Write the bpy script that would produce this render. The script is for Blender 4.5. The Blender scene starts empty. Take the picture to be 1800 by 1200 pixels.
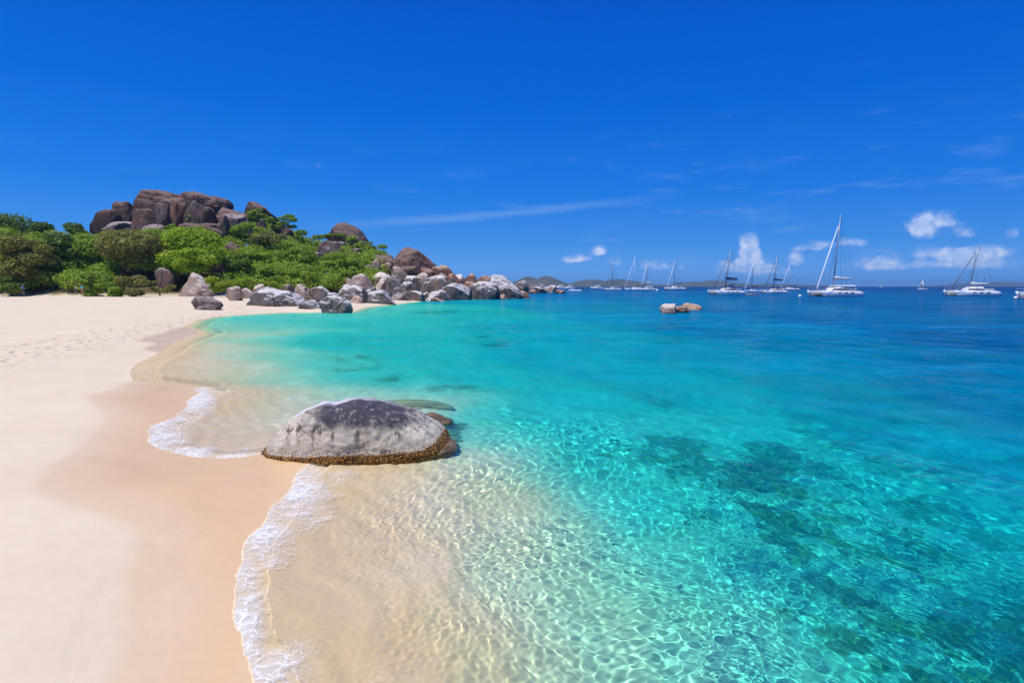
import bpy, bmesh, math, random
import numpy as np
from mathutils import Vector, Matrix, noise as mnoise

S = bpy.context.scene
COL = S.collection

# ------------------------------------------------------------------ camera
CAM_Z = 2.5
PITCH = math.atan(0.097)
cam_d = bpy.data.cameras.new('camera')
cam_d.sensor_width = 36.0
cam_d.lens = 20.0
cam_d.clip_start = 0.1
cam_d.clip_end = 90000
cam = bpy.data.objects.new('camera', cam_d)
COL.objects.link(cam)
cam.location = (0, 0, CAM_Z)
cam.rotation_euler = (math.pi / 2 - PITCH, 0, 0)
S.camera = cam

# ------------------------------------------------------------------ sun
SUN_EL, SUN_AZ = math.radians(70), math.radians(-132)     # azimuth clockwise from +Y (behind the camera, to the left)
sd = Vector((math.cos(SUN_EL) * math.sin(SUN_AZ), math.cos(SUN_EL) * math.cos(SUN_AZ), math.sin(SUN_EL)))
sun_d = bpy.data.lights.new('sun', 'SUN')
sun_d.energy = 4.1
sun_d.angle = math.radians(0.53)
sun_d.color = (1.0, 0.965, 0.90)
sun_d.cycles.is_caustics_light = True
sun = bpy.data.objects.new('sun', sun_d)
COL.objects.link(sun)
sun.location = sd * 50
sun.rotation_euler = sd.to_track_quat('Z', 'Y').to_euler()

S.view_settings.view_transform = 'Standard'
S.view_settings.look = 'None'
S.view_settings.exposure = 0.0
S.view_settings.gamma = 1.0
S.render.engine = 'CYCLES'
S.cycles.max_bounces = 10
S.cycles.diffuse_bounces = 3
S.cycles.glossy_bounces = 4
S.cycles.transmission_bounces = 6
S.cycles.transparent_max_bounces = 16
S.cycles.sample_clamp_indirect = 6.0

# ------------------------------------------------------------------ node helpers
def srgb(r, g, b):
    f = lambda c: (c / 12.92 if c <= 0.04045 else ((c + 0.055) / 1.055) ** 2.4)
    return (f(r / 255), f(g / 255), f(b / 255), 1.0)

class NT:
    def __init__(self, tree):
        self.t = tree
        self.n = tree.nodes
        self.l = tree.links
    def node(self, typ, **kw):
        nd = self.n.new(typ)
        for k, v in kw.items():
            setattr(nd, k, v)
        return nd
    def put(self, sock, v):
        if isinstance(v, bpy.types.NodeSocket):
            self.l.new(v, sock)
        elif v is not None:
            if sock.type == 'RGBA' and not hasattr(v, '__len__'):
                v = (v, v, v, 1)
            if sock.type == 'VECTOR' and not hasattr(v, '__len__'):
                v = (v, v, v)
            sock.default_value = v
    def math(self, op, a, b=None, c=None, clamp=False):
        nd = self.node('ShaderNodeMath', operation=op, use_clamp=clamp)
        for i, v in enumerate((a, b, c)):
            self.put(nd.inputs[i], v)
        return nd.outputs[0]
    def vmath(self, op, a, b=None, out=0, scale=None):
        nd = self.node('ShaderNodeVectorMath', operation=op)
        self.put(nd.inputs[0], a)
        if b is not None:
            self.put(nd.inputs[1], b)
        if scale is not None:
            self.put(nd.inputs['Scale'], scale)
        return nd.outputs[out]
    def mix(self, f, a, b, mode='MIX'):
        nd = self.node('ShaderNodeMix', data_type='RGBA', blend_type=mode)
        self.put(nd.inputs['Factor'], f)
        self.put(nd.inputs[6], a)
        self.put(nd.inputs[7], b)
        return nd.outputs[2]
    def ramp(self, f, stops, interp='LINEAR'):
        nd = self.node('ShaderNodeValToRGB')
        cr = nd.color_ramp
        cr.interpolation = interp
        while len(cr.elements) < len(stops):
            cr.elements.new(0.5)
        for e, (p, c) in zip(cr.elements, stops):
            e.position = p
            e.color = c if hasattr(c, '__len__') else (c, c, c, 1)
        self.put(nd.inputs[0], f)
        return nd.outputs[0]
    def smooth(self, v, a, b, lo=0.0, hi=1.0):
        nd = self.node('ShaderNodeMapRange', interpolation_type='SMOOTHSTEP')
        self.put(nd.inputs['Value'], v)
        nd.inputs['From Min'].default_value = a
        nd.inputs['From Max'].default_value = b
        nd.inputs['To Min'].default_value = lo
        nd.inputs['To Max'].default_value = hi
        return nd.outputs[0]
    def noise(self, vec, scale, detail=4, rough=0.55, dist=0.0, out=0, norm=True):
        nd = self.node('ShaderNodeTexNoise')
        self.put(nd.inputs['Vector'], vec)
        nd.inputs['Scale'].default_value = scale
        nd.inputs['Detail'].default_value = detail
        nd.inputs['Roughness'].default_value = rough
        nd.inputs['Distortion'].default_value = dist
        return nd.outputs[out]
    def voronoi(self, vec, scale, feature='F1', out=0, rand=1.0):
        nd = self.node('ShaderNodeTexVoronoi', feature=feature)
        self.put(nd.inputs['Vector'], vec)
        nd.inputs['Scale'].default_value = scale
        nd.inputs['Randomness'].default_value = rand
        return nd.outputs[out]
    def mapping(self, vec, scale=(1, 1, 1), loc=(0, 0, 0), rot=(0, 0, 0)):
        nd = self.node('ShaderNodeMapping')
        self.put(nd.inputs['Vector'], vec)
        nd.inputs['Scale'].default_value = scale
        nd.inputs['Location'].default_value = loc
        nd.inputs['Rotation'].default_value = rot
        return nd.outputs[0]
    def attr(self, name, out='Fac'):
        nd = self.node('ShaderNodeAttribute', attribute_name=name)
        return nd.outputs[out]
    def bump(self, h, strength=0.5, dist=0.05, normal=None):
        nd = self.node('ShaderNodeBump')
        self.put(nd.inputs['Height'], h)
        nd.inputs['Strength'].default_value = strength
        nd.inputs['Distance'].default_value = dist
        if normal is not None:
            self.put(nd.inputs['Normal'], normal)
        return nd.outputs[0]

def new_mat(name):
    m = bpy.data.materials.new(name)
    m.use_nodes = True
    m.node_tree.nodes.clear()
    nt = NT(m.node_tree)
    out = nt.node('ShaderNodeOutputMaterial')
    return m, nt, out

def principled(nt, out, base, rough=0.6, normal=None, metallic=0.0, spec=0.5):
    b = nt.node('ShaderNodeBsdfPrincipled')
    nt.put(b.inputs['Base Color'], base)
    nt.put(b.inputs['Roughness'], rough)
    nt.put(b.inputs['Metallic'], metallic)
    nt.put(b.inputs['Specular IOR Level'], spec)
    if normal is not None:
        nt.put(b.inputs['Normal'], normal)
    if out is not None:
        nt.l.new(b.outputs[0], out.inputs[0])
    return b

def simple_mat(name, col, rough=0.5, metallic=0.0, spec=0.5, var=0.0, scale=3.0):
    m, nt, out = new_mat(name)
    if var:
        tc = nt.node('ShaderNodeTexCoord').outputs['Object']
        n = nt.noise(tc, scale, 5)
        c = nt.mix(nt.smooth(n, 0.3, 0.7), tuple(x * (1 - var) for x in col[:3]) + (1,), tuple(min(1, x * (1 + var * .5)) for x in col[:3]) + (1,))
    else:
        c = col
    principled(nt, out, c, rough, None, metallic, spec)
    return m

# ------------------------------------------------------------------ world
world = bpy.data.worlds.new('World')
S.world = world
world.use_nodes = True
world.node_tree.nodes.clear()
w = NT(world.node_tree)
wout = w.node('ShaderNodeOutputWorld')
bg = w.node('ShaderNodeBackground')
w.l.new(bg.outputs[0], wout.inputs[0])
sky = w.node('ShaderNodeTexSky', sky_type='NISHITA')
sky.sun_disc = False
sky.sun_elevation = SUN_EL
sky.sun_rotation = SUN_AZ
sky.air_density = 1.0
sky.dust_density = 0.3
sky.ozone_density = 4.0
gdir = w.node('ShaderNodeTexCoord').outputs['Generated']
sep = w.node('ShaderNodeSeparateXYZ')
w.l.new(gdir, sep.inputs[0])
dz = sep.outputs[2]
# the polarised deep blue of the photograph: the sky texture's hue is pushed by elevation, clouds are noise in the direction vector
grad = w.ramp(w.math('MULTIPLY', dz, 1.6, clamp=True), [
    (0.0, srgb(112, 176, 246)), (0.03, srgb(104, 170, 246)), (0.12, srgb(64, 146, 236)), (0.24, srgb(28, 126, 230)),
    (0.45, srgb(0, 104, 216)), (0.72, srgb(0, 84, 200)), (1.0, srgb(0, 70, 184))])
grad10 = w.vmath('SCALE', grad, scale=10.0)
skyc = w.mix(0.996, sky.outputs[0], grad10)
az = w.math('ARCTAN2', sep.outputs[0], sep.outputs[1])
el = w.math('ARCSINE', dz)
# left-right falloff of a polarised sky
skyc = w.mix(w.smooth(az, -0.9, 0.9), w.vmath('MULTIPLY', skyc, (1.08, 1.03, 1.02)), w.vmath('MULTIPLY', skyc, (0.88, 0.93, 0.96)))
def dirpix(px, py):
    u, v = (px - 900) / 1000, (600 - py) / 1000
    x, y, z = u, math.cos(PITCH) + v * math.sin(PITCH), -math.sin(PITCH) + v * math.cos(PITCH)
    return math.atan2(x, y), math.atan2(z, math.hypot(x, y))
cv = w.node('ShaderNodeCombineXYZ')
w.l.new(az, cv.inputs[0]); w.l.new(el, cv.inputs[1])
wn = w.node('ShaderNodeTexNoise'); wn.inputs['Scale'].default_value = 42; wn.inputs['Detail'].default_value = 6; wn.inputs['Roughness'].default_value = 0.6
w.l.new(cv.outputs[0], wn.inputs['Vector'])
warp = w.vmath('SCALE', w.vmath('SUBTRACT', wn.outputs['Color'], (0.5, 0.5, 0.5)), scale=0.013)
cvw = w.vmath('ADD', cv.outputs[0], warp)
BLOBS = [  # px, py, half-width, half-height, density
    (1020, 452, 30, 9, .75), (1052, 438, 14, 12, .9), (1082, 455, 22, 13, .5), (1000, 456, 14, 8, .5),
    (1315, 430, 17, 24, 1.4), (1322, 450, 24, 15, 1.0), (1298, 463, 26, 11, .5), (1350, 463, 28, 9, .45), (1398, 452, 18, 16, .75), (1340, 478, 70, 9, .45), (1310, 470, 60, 12, .55),
    (1160, 468, 50, 9, .45), (1430, 430, 34, 11, .55), (1470, 424, 24, 11, .35), (1508, 424, 32, 12, .5), (1500, 456, 36, 14, .3),
    (1615, 396, 34, 17, .85), (1648, 384, 34, 15, .8), (1632, 410, 28, 12, .5), (1698, 404, 26, 14, .65), (1785, 408, 26, 10, .5),
    (1560, 452, 26, 11, .6), (1640, 440, 60, 10, .5), (1590, 466, 90, 10, .35), (1700, 446, 56, 11, .5), (1748, 438, 40, 12, .6), (1740, 462, 60, 12, .35), (1610, 456, 110, 17, .32), (1720, 456, 80, 18, .3), (1540, 470, 60, 8, .35),
    (545, 288, 34, 9, .22), (940, 287, 30, 6, .2), (1120, 462, 40, 8, .25)]
nz = w.noise(cvw, 36, 8, 0.62)
tot = None
for px, py, hw, hh, den in BLOBS:
    a0, e0 = dirpix(px, py)
    hw, hh = hw * 1.1, hh * 1.1
    sx = (dirpix(px + hw, py)[0] - dirpix(px - hw, py)[0]) / 2
    sy = hh / 1000
    q = w.vmath('MULTIPLY', w.vmath('SUBTRACT', cvw, (a0, e0, 0)), (1 / sx, 1 / sy, 0))
    sq_ = w.node('ShaderNodeSeparateXYZ'); w.l.new(q, sq_.inputs[0])
    yq = w.math('ADD', sq_.outputs[1], 0.35)
    yq = w.math('MULTIPLY', yq, w.smooth(yq, 0.0, -0.15, 0.85, 2.4))
    cq = w.node('ShaderNodeCombineXYZ'); w.l.new(sq_.outputs[0], cq.inputs[0]); w.l.new(yq, cq.inputs[1])
    l = w.vmath('LENGTH', cq.outputs[0], out=1)
    g = w.smooth(l, 1.45, 0.0, 0, den)
    tot = g if tot is None else w.math('ADD', tot, g)
cl = w.smooth(w.math('ADD', tot, w.math('MULTIPLY', w.math('SUBTRACT', nz, 0.5), 1.7)), 0.16, 0.95)
cl = w.math('MULTIPLY', cl, w.smooth(tot, 0.0, 0.25))
# thin streak of cirrus
a1, e1 = dirpix(600, 396); a2, e2 = dirpix(1130, 350)
slope = (e2 - e1) / (a2 - a1)
line = w.math('SUBTRACT', el, w.math('ADD', w.math('MULTIPLY', az, slope), e1 - a1 * slope))
lw = w.math('ADD', line, w.math('MULTIPLY', w.math('SUBTRACT', w.noise(w.mapping(cv.outputs[0], (3, 30, 1)), 4, 4), 0.5), 0.012))
streak = w.math('MULTIPLY', w.smooth(w.math('ABSOLUTE', lw), 0.011, 0.0), w.math('MULTIPLY', w.smooth(az, a1 - 0.1, a1 + 0.16), w.smooth(az, a2 + 0.12, a2 - 0.2)))
wisps = w.math('MULTIPLY', w.smooth(w.noise(w.mapping(cv.outputs[0], (2.2, 13, 1), rot=(0, 0, -0.12)), 3.2, 7, 0.6), 0.52, 0.8), w.math('MULTIPLY', w.smooth(el, 0.0, 0.06), w.smooth(el, 0.34, 0.12)))
wisps = w.math('MULTIPLY', wisps, w.smooth(az, -0.35, 0.35, 0.3, 1.0))
shade = w.smooth(w.noise(cvw, 55, 4), 0.3, 0.7)
cc = w.mix(shade, (3.6, 5.2, 9.0, 1), (8.2, 8.8, 10.4, 1))
skyc = w.mix(w.math('MULTIPLY', streak, 0.16), skyc, (5, 6.6, 9, 1))
skyc = w.mix(w.math('MULTIPLY', wisps, 0.22), skyc, (4, 5.6, 8.8, 1))
skyc = w.mix(w.math('MULTIPLY', cl, 0.68), skyc, cc)
w.l.new(skyc, bg.inputs[0])
bg.inputs['Strength'].default_value = 0.1

# ------------------------------------------------------------------ projection helpers (photo pixel -> world)
def ray(px, py):
    u, v = (px - 900) / 1000, (600 - py) / 1000
    return Vector((u, math.cos(PITCH) + v * math.sin(PITCH), -math.sin(PITCH) + v * math.cos(PITCH)))
def on_z(px, py, z=0.0):
    r = ray(px, py)
    k = (z - CAM_Z) / r.z
    return Vector((r.x * k, r.y * k, z))
def at_d(px, py, d):                      # d = distance along +Y
    r = ray(px, py)
    k = d / r.y
    return Vector((r.x * k, d, CAM_Z + r.z * k))

# ------------------------------------------------------------------ coastline
SHORE_PX = [(470, 1212), (452, 1172), (424, 1145), (413, 1105), (416, 1062), (423, 1012), (434, 962), (450, 932), (470, 896), (503, 862),
    (516, 836), (545, 812), (470, 797), (430, 803), (382, 808), (330, 803), (290, 790), (262, 776), (250, 757), (264, 747), (300, 735),
    (325, 716), (334, 700), (352, 690), (340, 680), (300, 674), (232, 668), (229, 650), (242, 638), (272, 623), (300, 604), (332, 592), (352, 586),
    (345, 580), (322, 574), (346, 562), (372, 557), (430, 553), (500, 549), (540, 549), (612, 549), (640, 540), (690, 535), (745, 529),
    (830, 526), (915, 524), (924, 519)]
shore = [on_z(*p).xy for p in SHORE_PX]
land = [Vector((-1.3, 1.9)), ] + [Vector(p) for p in shore] + [Vector(p) for p in
    [(0, 190), (-20, 260), (-70, 330), (-260, 330), (-420, 200), (-420, -120), (-60, -120), (-5.0, -60), (-2.6, -12), (-1.7, -2)]]
LAND = np.array([(p.x, p.y) for p in land])

def signed_dist(X, Y, poly=LAND):
    """positive on land"""
    P = np.stack([X.ravel(), Y.ravel()], 1)
    best = np.full(len(P), 1e18)
    inside = np.zeros(len(P), bool)
    n = len(poly)
    for i in range(n):
        a, b = poly[i], poly[(i + 1) % n]
        ab = b - a
        t = np.clip(((P - a) @ ab) / (ab @ ab), 0, 1)
        d = P - a - t[:, None] * ab
        best = np.minimum(best, (d * d).sum(1))
        c = ((a[1] > P[:, 1]) != (b[1] > P[:, 1]))
        if abs(b[1] - a[1]) > 1e-12:
            xi = (b[0] - a[0]) * (P[:, 1] - a[1]) / (b[1] - a[1]) + a[0]
            inside ^= c & (P[:, 0] < xi)
    s = np.sqrt(best)
    return np.where(inside, s, -s).reshape(X.shape)

def land_dist(X, Y):
    R = np.sqrt(X * X + Y * Y)
    k = np.clip((26 - R) / 12, 0, 1)
    return signed_dist(X, Y) + k * (0.085 * fbm(X / 0.42, Y / 0.42, 41, 4, 0.55) + 0.10 * fbm(X / 1.6, Y / 1.6, 43, 2))

# value noise in numpy
def vnoise(X, Y, seed=0):
    rs = np.random.RandomState(seed)
    T = rs.rand(256, 256)
    xi, yi = np.floor(X).astype(np.int64), np.floor(Y).astype(np.int64)
    fx, fy = X - xi, Y - yi
    fx = fx * fx * fx * (fx * (fx * 6 - 15) + 10); fy = fy * fy * fy * (fy * (fy * 6 - 15) + 10)
    g = lambda a, b: T[a & 255, b & 255]
    return (g(xi, yi) * (1 - fx) + g(xi + 1, yi) * fx) * (1 - fy) + (g(xi, yi + 1) * (1 - fx) + g(xi + 1, yi + 1) * fx) * fy - 0.5
def fbm(X, Y, seed=0, oct=4, rough=0.5):
    s, a, f = 0, 1.0, 1.0
    for k in range(oct):
        s = s + a * vnoise(X * f + 13.7 * k, Y * f - 7.1 * k, seed + k)
        a *= rough; f *= 2.03
    return s

# hill: control points (pixel, distance) on its bare ground, gaussian-weighted
HILL = [(-300, 405, 150), (-100, 400, 150), (40, 400, 150), (120, 415, 145), (200, 398, 150), (270, 385, 155), (340, 385, 160), (440, 400, 170), (510, 415, 175), (570, 432, 175),
        (620, 432, 178), (680, 452, 178), (740, 468, 175), (800, 484, 172), (860, 494, 170), (915, 503, 168)]
FOOT = [(-300, 508, 106), (-100, 508, 106), (40, 508, 106), (150, 509, 106), (250, 509, 106), (330, 508, 110), (400, 506, 112), (470, 505, 115), (560, 505, 118), (640, 504, 120), (720, 504, 128), (800, 505, 140), (880, 508, 150)]
hp = [at_d(*p) for p in HILL]
fp = [at_d(*p) for p in FOOT]
def _ang(L): return np.array([math.atan2(p.x, p.y) for p in L])
def _rad(L): return np.array([math.hypot(p.x, p.y) for p in L])
HA, HR, HZ = _ang(hp), _rad(hp), np.array([p.z for p in hp])
FA, FR = _ang(fp), _rad(fp)

def ground_z(X, Y, s=None):   # terrain height
    X = np.asarray(X, float); Y = np.asarray(Y, float)
    if s is None:
        s = land_dist(X, Y)
    sp = np.maximum(s, 0)
    beach = 1.0 * (1 - np.exp(-sp / 9.0)) * 0.8 + 0.25 * (1 - np.exp(-sp / 2.2)) * np.minimum(sp, 1)
    beach = beach + 0.012 * fbm(X / 2.5, Y / 2.5, 5) * np.minimum(sp, 1)
    # hill
    A = np.arctan2(X, Y); R = np.sqrt(X * X + Y * Y)
    hz = np.interp(A, HA, HZ); hr = np.interp(A, HA, HR); fr_ = np.interp(A, FA, FR)
    p = np.clip((R - fr_) / (hr - fr_), 0, 1)
    q = np.clip((R - hr) / 110.0, 0, 1)
    prof = np.sin(p * math.pi / 2) ** 0.9 * (1 - q * q * (3 - 2 * q))
    side = np.clip(1 - (A - HA[-1]) / 0.03, 0, 1) * np.clip((A + 2.0) / 0.6, 0, 1)
    lump = 1 + 0.10 * fbm(X / 14, Y / 14, 91, 3)
    z = beach + np.maximum(hz - beach, 0) * prof * side * lump * np.clip((s - 2) / 12, 0, 1) * (Y > 20)
    # sea bed
    d = np.maximum(-s, 0)
    bed = -seabed_depth(X, Y, d)
    return np.where(s >= 0, z, bed)

def dist_cam(X, Y): return np.sqrt(X * X + Y * Y)

# colour/depth control points: (px, py, t, patch)  t: 0 clear film, .25 pale green, .5 turquoise, .7 cyan, .85 azure, 1 deep blue
TCP = [(480, 1180, 0), (470, 1000, .0), (540, 900, .0), (600, 1100, .02), (600, 1000, .02), (700, 1190, .04), (700, 1000, .06), (640, 860, .03), (700, 900, .08), (780, 1100, .14), (780, 900, .16), (740, 850, .12),
    (850, 1180, .17), (850, 850, .23), (900, 1000, .25), (960, 1190, .27), (850, 800, .22), (920, 820, .30), (900, 900, .22), (1000, 900, .32), (1000, 1000, .32), (1080, 1100, .33), (1100, 1190, .33), (1200, 1190, .38), (1100, 1000, .39), (1200, 1100, .40),
    (680, 700, .22), (720, 704, .22), (760, 711, .26), (840, 760, .40), (880, 770, .47), (960, 810, .48), (1060, 880, .49), (1150, 960, .47), (1240, 1020, .46), (1320, 1100, .44), (1400, 1190, .46),
    (840, 720, .5), (930, 740, .55), (1030, 800, .54), (1150, 880, .54), (1300, 980, .52), (1450, 1080, .52), (1600, 1190, .53),
    (700, 690, .42), (760, 690, .5), (600, 690, .33), (520, 700, .22), (470, 720, .13), (420, 700, .08), (400, 740, .04), (330, 770, .0), (420, 780, .0), (500, 730, .2),
    (250, 650, .0), (300, 630, .02), (350, 640, .05), (400, 650, .12), (440, 650, .24), (500, 660, .34), (370, 610, .1), (420, 620, .3), (470, 630, .42), (400, 590, .25), (450, 600, .42), (400, 575, .3), (440, 575, .45), (500, 565, .48), (560, 560, .48), (620, 553, .47), (700, 542, .47),
    (560, 640, .48), (620, 660, .5), (700, 660, .56), (560, 600, .56), (650, 600, .6), (750, 620, .6), (750, 560, .56), (650, 565, .54), (850, 660, .62), (1000, 700, .61), (1200, 760, .57), (1300, 850, .56), (1400, 920, .56), (1600, 1000, .57), (1750, 1150, .56),
    (800, 545, .58), (850, 560, .63), (950, 570, .68), (950, 620, .68), (1050, 640, .68), (1150, 650, .69), (1000, 540, .76), (1100, 560, .76), (1100, 600, .7), (1200, 620, .73), (1250, 680, .66), (1300, 750, .61), (1400, 800, .60), (1600, 850, .62), (1780, 950, .63), (1790, 1080, .60),
    (850, 530, .7), (950, 527, .8), (1050, 525, .88), (1200, 560, .84), (1300, 580, .83), (1400, 640, .76), (1500, 700, .72), (1600, 760, .69), (1780, 800, .72), (1780, 880, .68),
    (1300, 540, .90), (1500, 560, .92), (1500, 620, .83), (1700, 640, .86), (1780, 700, .82), (1780, 600, .95), (1100, 515, .93), (1000, 513, .93), (1300, 515, .96), (1500, 522, .97), (1700, 540, .97), (1780, 520, 1.0),
    (1000, 508, 1.05), (1300, 508, 1.08), (1780, 510, 1.08), (1000, 505, 1.12), (1400, 505, 1.15), (1780, 506, 1.15)]
tcp_dir = []
for px, py, t in TCP:
    p = on_z(px, py)
    tcp_dir.append((p.x, p.y, t))
TC = np.array(tcp_dir)
def _lp(X, Y):        # bearing and log distance: even weighting from near to far
    return np.arctan2(X, np.maximum(Y, 0.3)), np.log(np.maximum(np.sqrt(X * X + Y * Y), 1.0))
TA, TL = _lp(TC[:, 0], TC[:, 1])
def tint_t(X, Y):
    A, L = _lp(X, Y)
    w_ = np.zeros(X.shape); acc = np.zeros(X.shape)
    for a, l, t in zip(TA, TL, TC[:, 2]):
        d2 = ((A - a) / 0.085) ** 2 + ((L - l) / 0.13) ** 2
        ww = 1.0 / (1.0 + d2) ** 3 + np.exp(-d2 * 2.0)
        w_ = w_ + ww; acc = acc + ww * t
    return acc / w_
def seabed_depth(X, Y, d):
    t = tint_t(X, Y)
    tgt = np.interp(t, [0, .1, .25, .5, .7, .85, 1.0, 1.2], [0.07, .13, .27, .52, 1.1, 3.0, 6.0, 9.0])
    dep = tgt * (1 - np.exp(-d / (0.25 + tgt * 1.0)))
    dep = np.minimum(dep, 0.008 + d * 0.13 + np.maximum(d - 0.5, 0) * 0.5)
    k = np.clip(dep / 0.5, 0, 1)
    dep = dep * (1 + 0.35 * fbm(X / 1.7, Y / 1.7, 21, 4))
    return np.maximum(dep, np.minimum(0.035, d * 0.15))

# ------------------------------------------------------------------ polar grids
def grid_mesh(ang, rad, fz):
    A, R = np.meshgrid(ang, rad)           # rows = radius
    X, Y = R * np.sin(A), R * np.cos(A)
    Z, attrs = fz(X, Y, R)
    nr, na = X.shape
    idx = np.arange(nr * na).reshape(nr, na)
    f = np.stack([idx[:-1, :-1], idx[:-1, 1:], idx[1:, 1:], idx[1:, :-1]], -1).reshape(-1, 4)
    co = np.stack([X, Y, Z], -1).reshape(-1, 3)
    return co, f, attrs

def np_mesh(name, co, faces, attrs=None, smooth=True):
    used = np.unique(faces)
    remap = np.full(len(co), -1, np.int64); remap[used] = np.arange(len(used))
    co = co[used]; faces = remap[faces]
    me = bpy.data.meshes.new(name)
    k = faces.shape[1]
    me.vertices.add(len(co)); me.vertices.foreach_set('co', co.astype(np.float32).ravel())
    me.loops.add(faces.size); me.loops.foreach_set('vertex_index', faces.astype(np.int32).ravel())
    me.polygons.add(len(faces)); me.polygons.foreach_set('loop_start', np.arange(0, faces.size, k, dtype=np.int32))
    try:
        me.polygons.foreach_set('loop_total', np.full(len(faces), k, np.int32))
    except Exception:
        pass
    me.update(calc_edges=True)
    if smooth:
        me.polygons.foreach_set('use_smooth', np.ones(len(faces), bool))
    for nm, arr in (attrs or {}).items():
        a = me.attributes.new(nm, 'FLOAT', 'POINT')
        a.data.foreach_set('value', arr.ravel()[used].astype(np.float32))
    me.update()
    return me

def link(name, me, mat=None, parent=None, label=None, cat=None, group=None, kind=None, loc=None):
    o = bpy.data.objects.new(name, me)
    COL.objects.link(o)
    if mat is not None and me is not None:
        me.materials.clear(); me.materials.append(mat)
    if parent is not None: o.parent = parent
    if label: o['label'] = label
    if cat: o['category'] = cat
    if group: o['group'] = group
    if kind: o['kind'] = kind
    if loc is not None: o.location = loc
    return o

def ground_hit(px, py, d0=45.0, d1=215.0):
    '''where the ray through a point of the hillside meets the terrain'''
    r = ray(px, py)
    ds = np.arange(d0, d1, 0.5)
    k = ds / r.y
    Xr, Zr = r.x * k, CAM_Z + r.z * k
    g = ground_z(Xr, ds)
    hit = np.where(Zr <= g)[0]
    return float(ds[hit[0]]) if len(hit) else None

# wet sand lobes, traced on the sloping sand
def on_ground(px, py):
    z = 0.0
    for _ in range(12):
        p = on_z(px, py, z)
        z = z * 0.5 + 0.5 * max(0.0, float(ground_z(np.array([p.x]), np.array([p.y]))[0]))
    return p
WET_A = [(150, 688), (200, 676), (240, 668), (360, 672), (420, 700), (600, 760), (600, 1300), (30, 1700), (130, 1290), (190, 1180), (225, 1080), (215, 1010), (228, 940), (205, 905), (150, 880), (100, 868), (66, 850), (62, 830), (85, 805), (120, 785), (160, 762), (178, 740), (178, 715)]
WET_B = [(250, 589), (285, 582), (322, 574), (360, 575), (400, 600), (330, 615), (282, 619), (262, 617), (248, 612), (265, 604), (270, 600), (240, 597)]
WET = [np.array([tuple(on_ground(*p).xy) for p in W]) for W in (WET_A, WET_B)]

# ------------------------------------------------------------------ waves
rs = np.random.RandomState(4)
WAVES = []
for i in range(70):                       # small ripples, many directions
    lam = math.exp(rs.uniform(math.log(0.045), math.log(0.26)))
    th = rs.normal(math.radians(250), math.radians(55))
    WAVES.append((lam, th, 0.0155, rs.uniform(0, 6.28)))       # slope amplitude
for i in range(34):                       # wavelets in between
    lam = math.exp(rs.uniform(math.log(0.26), math.log(1.1)))
    th = rs.normal(math.radians(252), math.radians(42))
    WAVES.append((lam, th, 0.010, rs.uniform(0, 6.28)))
for i in range(26):                       # longer chop
    lam = math.exp(rs.uniform(math.log(0.9), math.log(7.0)))
    th = rs.normal(math.radians(255), math.radians(32))
    WAVES.append((lam, th, 0.014, rs.uniform(0, 6.28)))
def waves(X, Y, R, cell):
    Z = np.zeros(X.shape)
    # warp so that the sines do not repeat visibly
    wx = X + 0.35 * fbm(X / 2.1, Y / 2.1, 31, 2); wy = Y + 0.35 * fbm(X / 2.1, Y / 2.1, 37, 2)
    for lam, th, sl, ph in WAVES:
        k = 2 * math.pi / lam
        fade = np.clip((lam / cell - 3.0) / 3.0, 0, 1)
        rows = np.where(fade[:, 0] > 0)[0]
        if len(rows) == 0:
            continue
        r = slice(0, rows[-1] + 1)
        Z[r] += fade[r] * (sl / k) * np.sin(k * (wx[r] * math.sin(th) + wy[r] * math.cos(th)) + ph)
    return Z * (0.62 + 1.1 * np.clip(0.42 + 1.1 * fbm(X / 1.3, Y / 1.3, 19, 4), 0, 1))

fine = np.radians(np.linspace(-47, 49, 1150))
angs = np.concatenate([np.radians(np.linspace(-180, -48, 60)), fine, np.radians(np.linspace(50, 180, 60))])
r1 = []
r = 1.3
while r < 7000:
    r1.append(r)
    r += max(0.010, r * r / 2.5 * 0.00085) if r < 60 else r * 0.03
rads = np.array(r1)
print('grid', len(angs), len(rads))

def fz_water(X, Y, R):
    s = land_dist(X, Y)
    far_s = np.where(R > 400, -100.0, s)
    s = far_s
    s = np.where(s < -0.3, s, s)
    cell = np.gradient(rads)[:, None] * np.ones(X.shape)
    cell = np.maximum(cell, R * 0.0016)
    Z = waves(X, Y, R, cell)
    amp = np.clip(seabed_depth(X, Y, np.maximum(-s, 0)) / 0.22, 0.06, 1) ** 0.8
    # thin film lapping up the sand at the edge
    kk = np.clip(-s / (0.09 + 0.012 * np.minimum(R, 60)), 0, 1); kk = kk * kk * (3 - 2 * kk)
    Z = (Z * amp + 0.010) * kk - 0.003 * (1 - kk) + np.exp(-((s + 0.08) / 0.04) ** 2) * 0.004 * (R < 14)
    t = tint_t(X, Y)
    t = np.where(-s < 1.2, t * np.clip(-s / 1.2, 0, 1) ** 0.5, t)
    # foam: lace along the leading edge
    foam = foam_mask(X, Y, s)
    dark = patch_mask(X, Y)
    return Z, {'s': s, 't': t, 'foam': foam, 'patch': dark}

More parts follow.
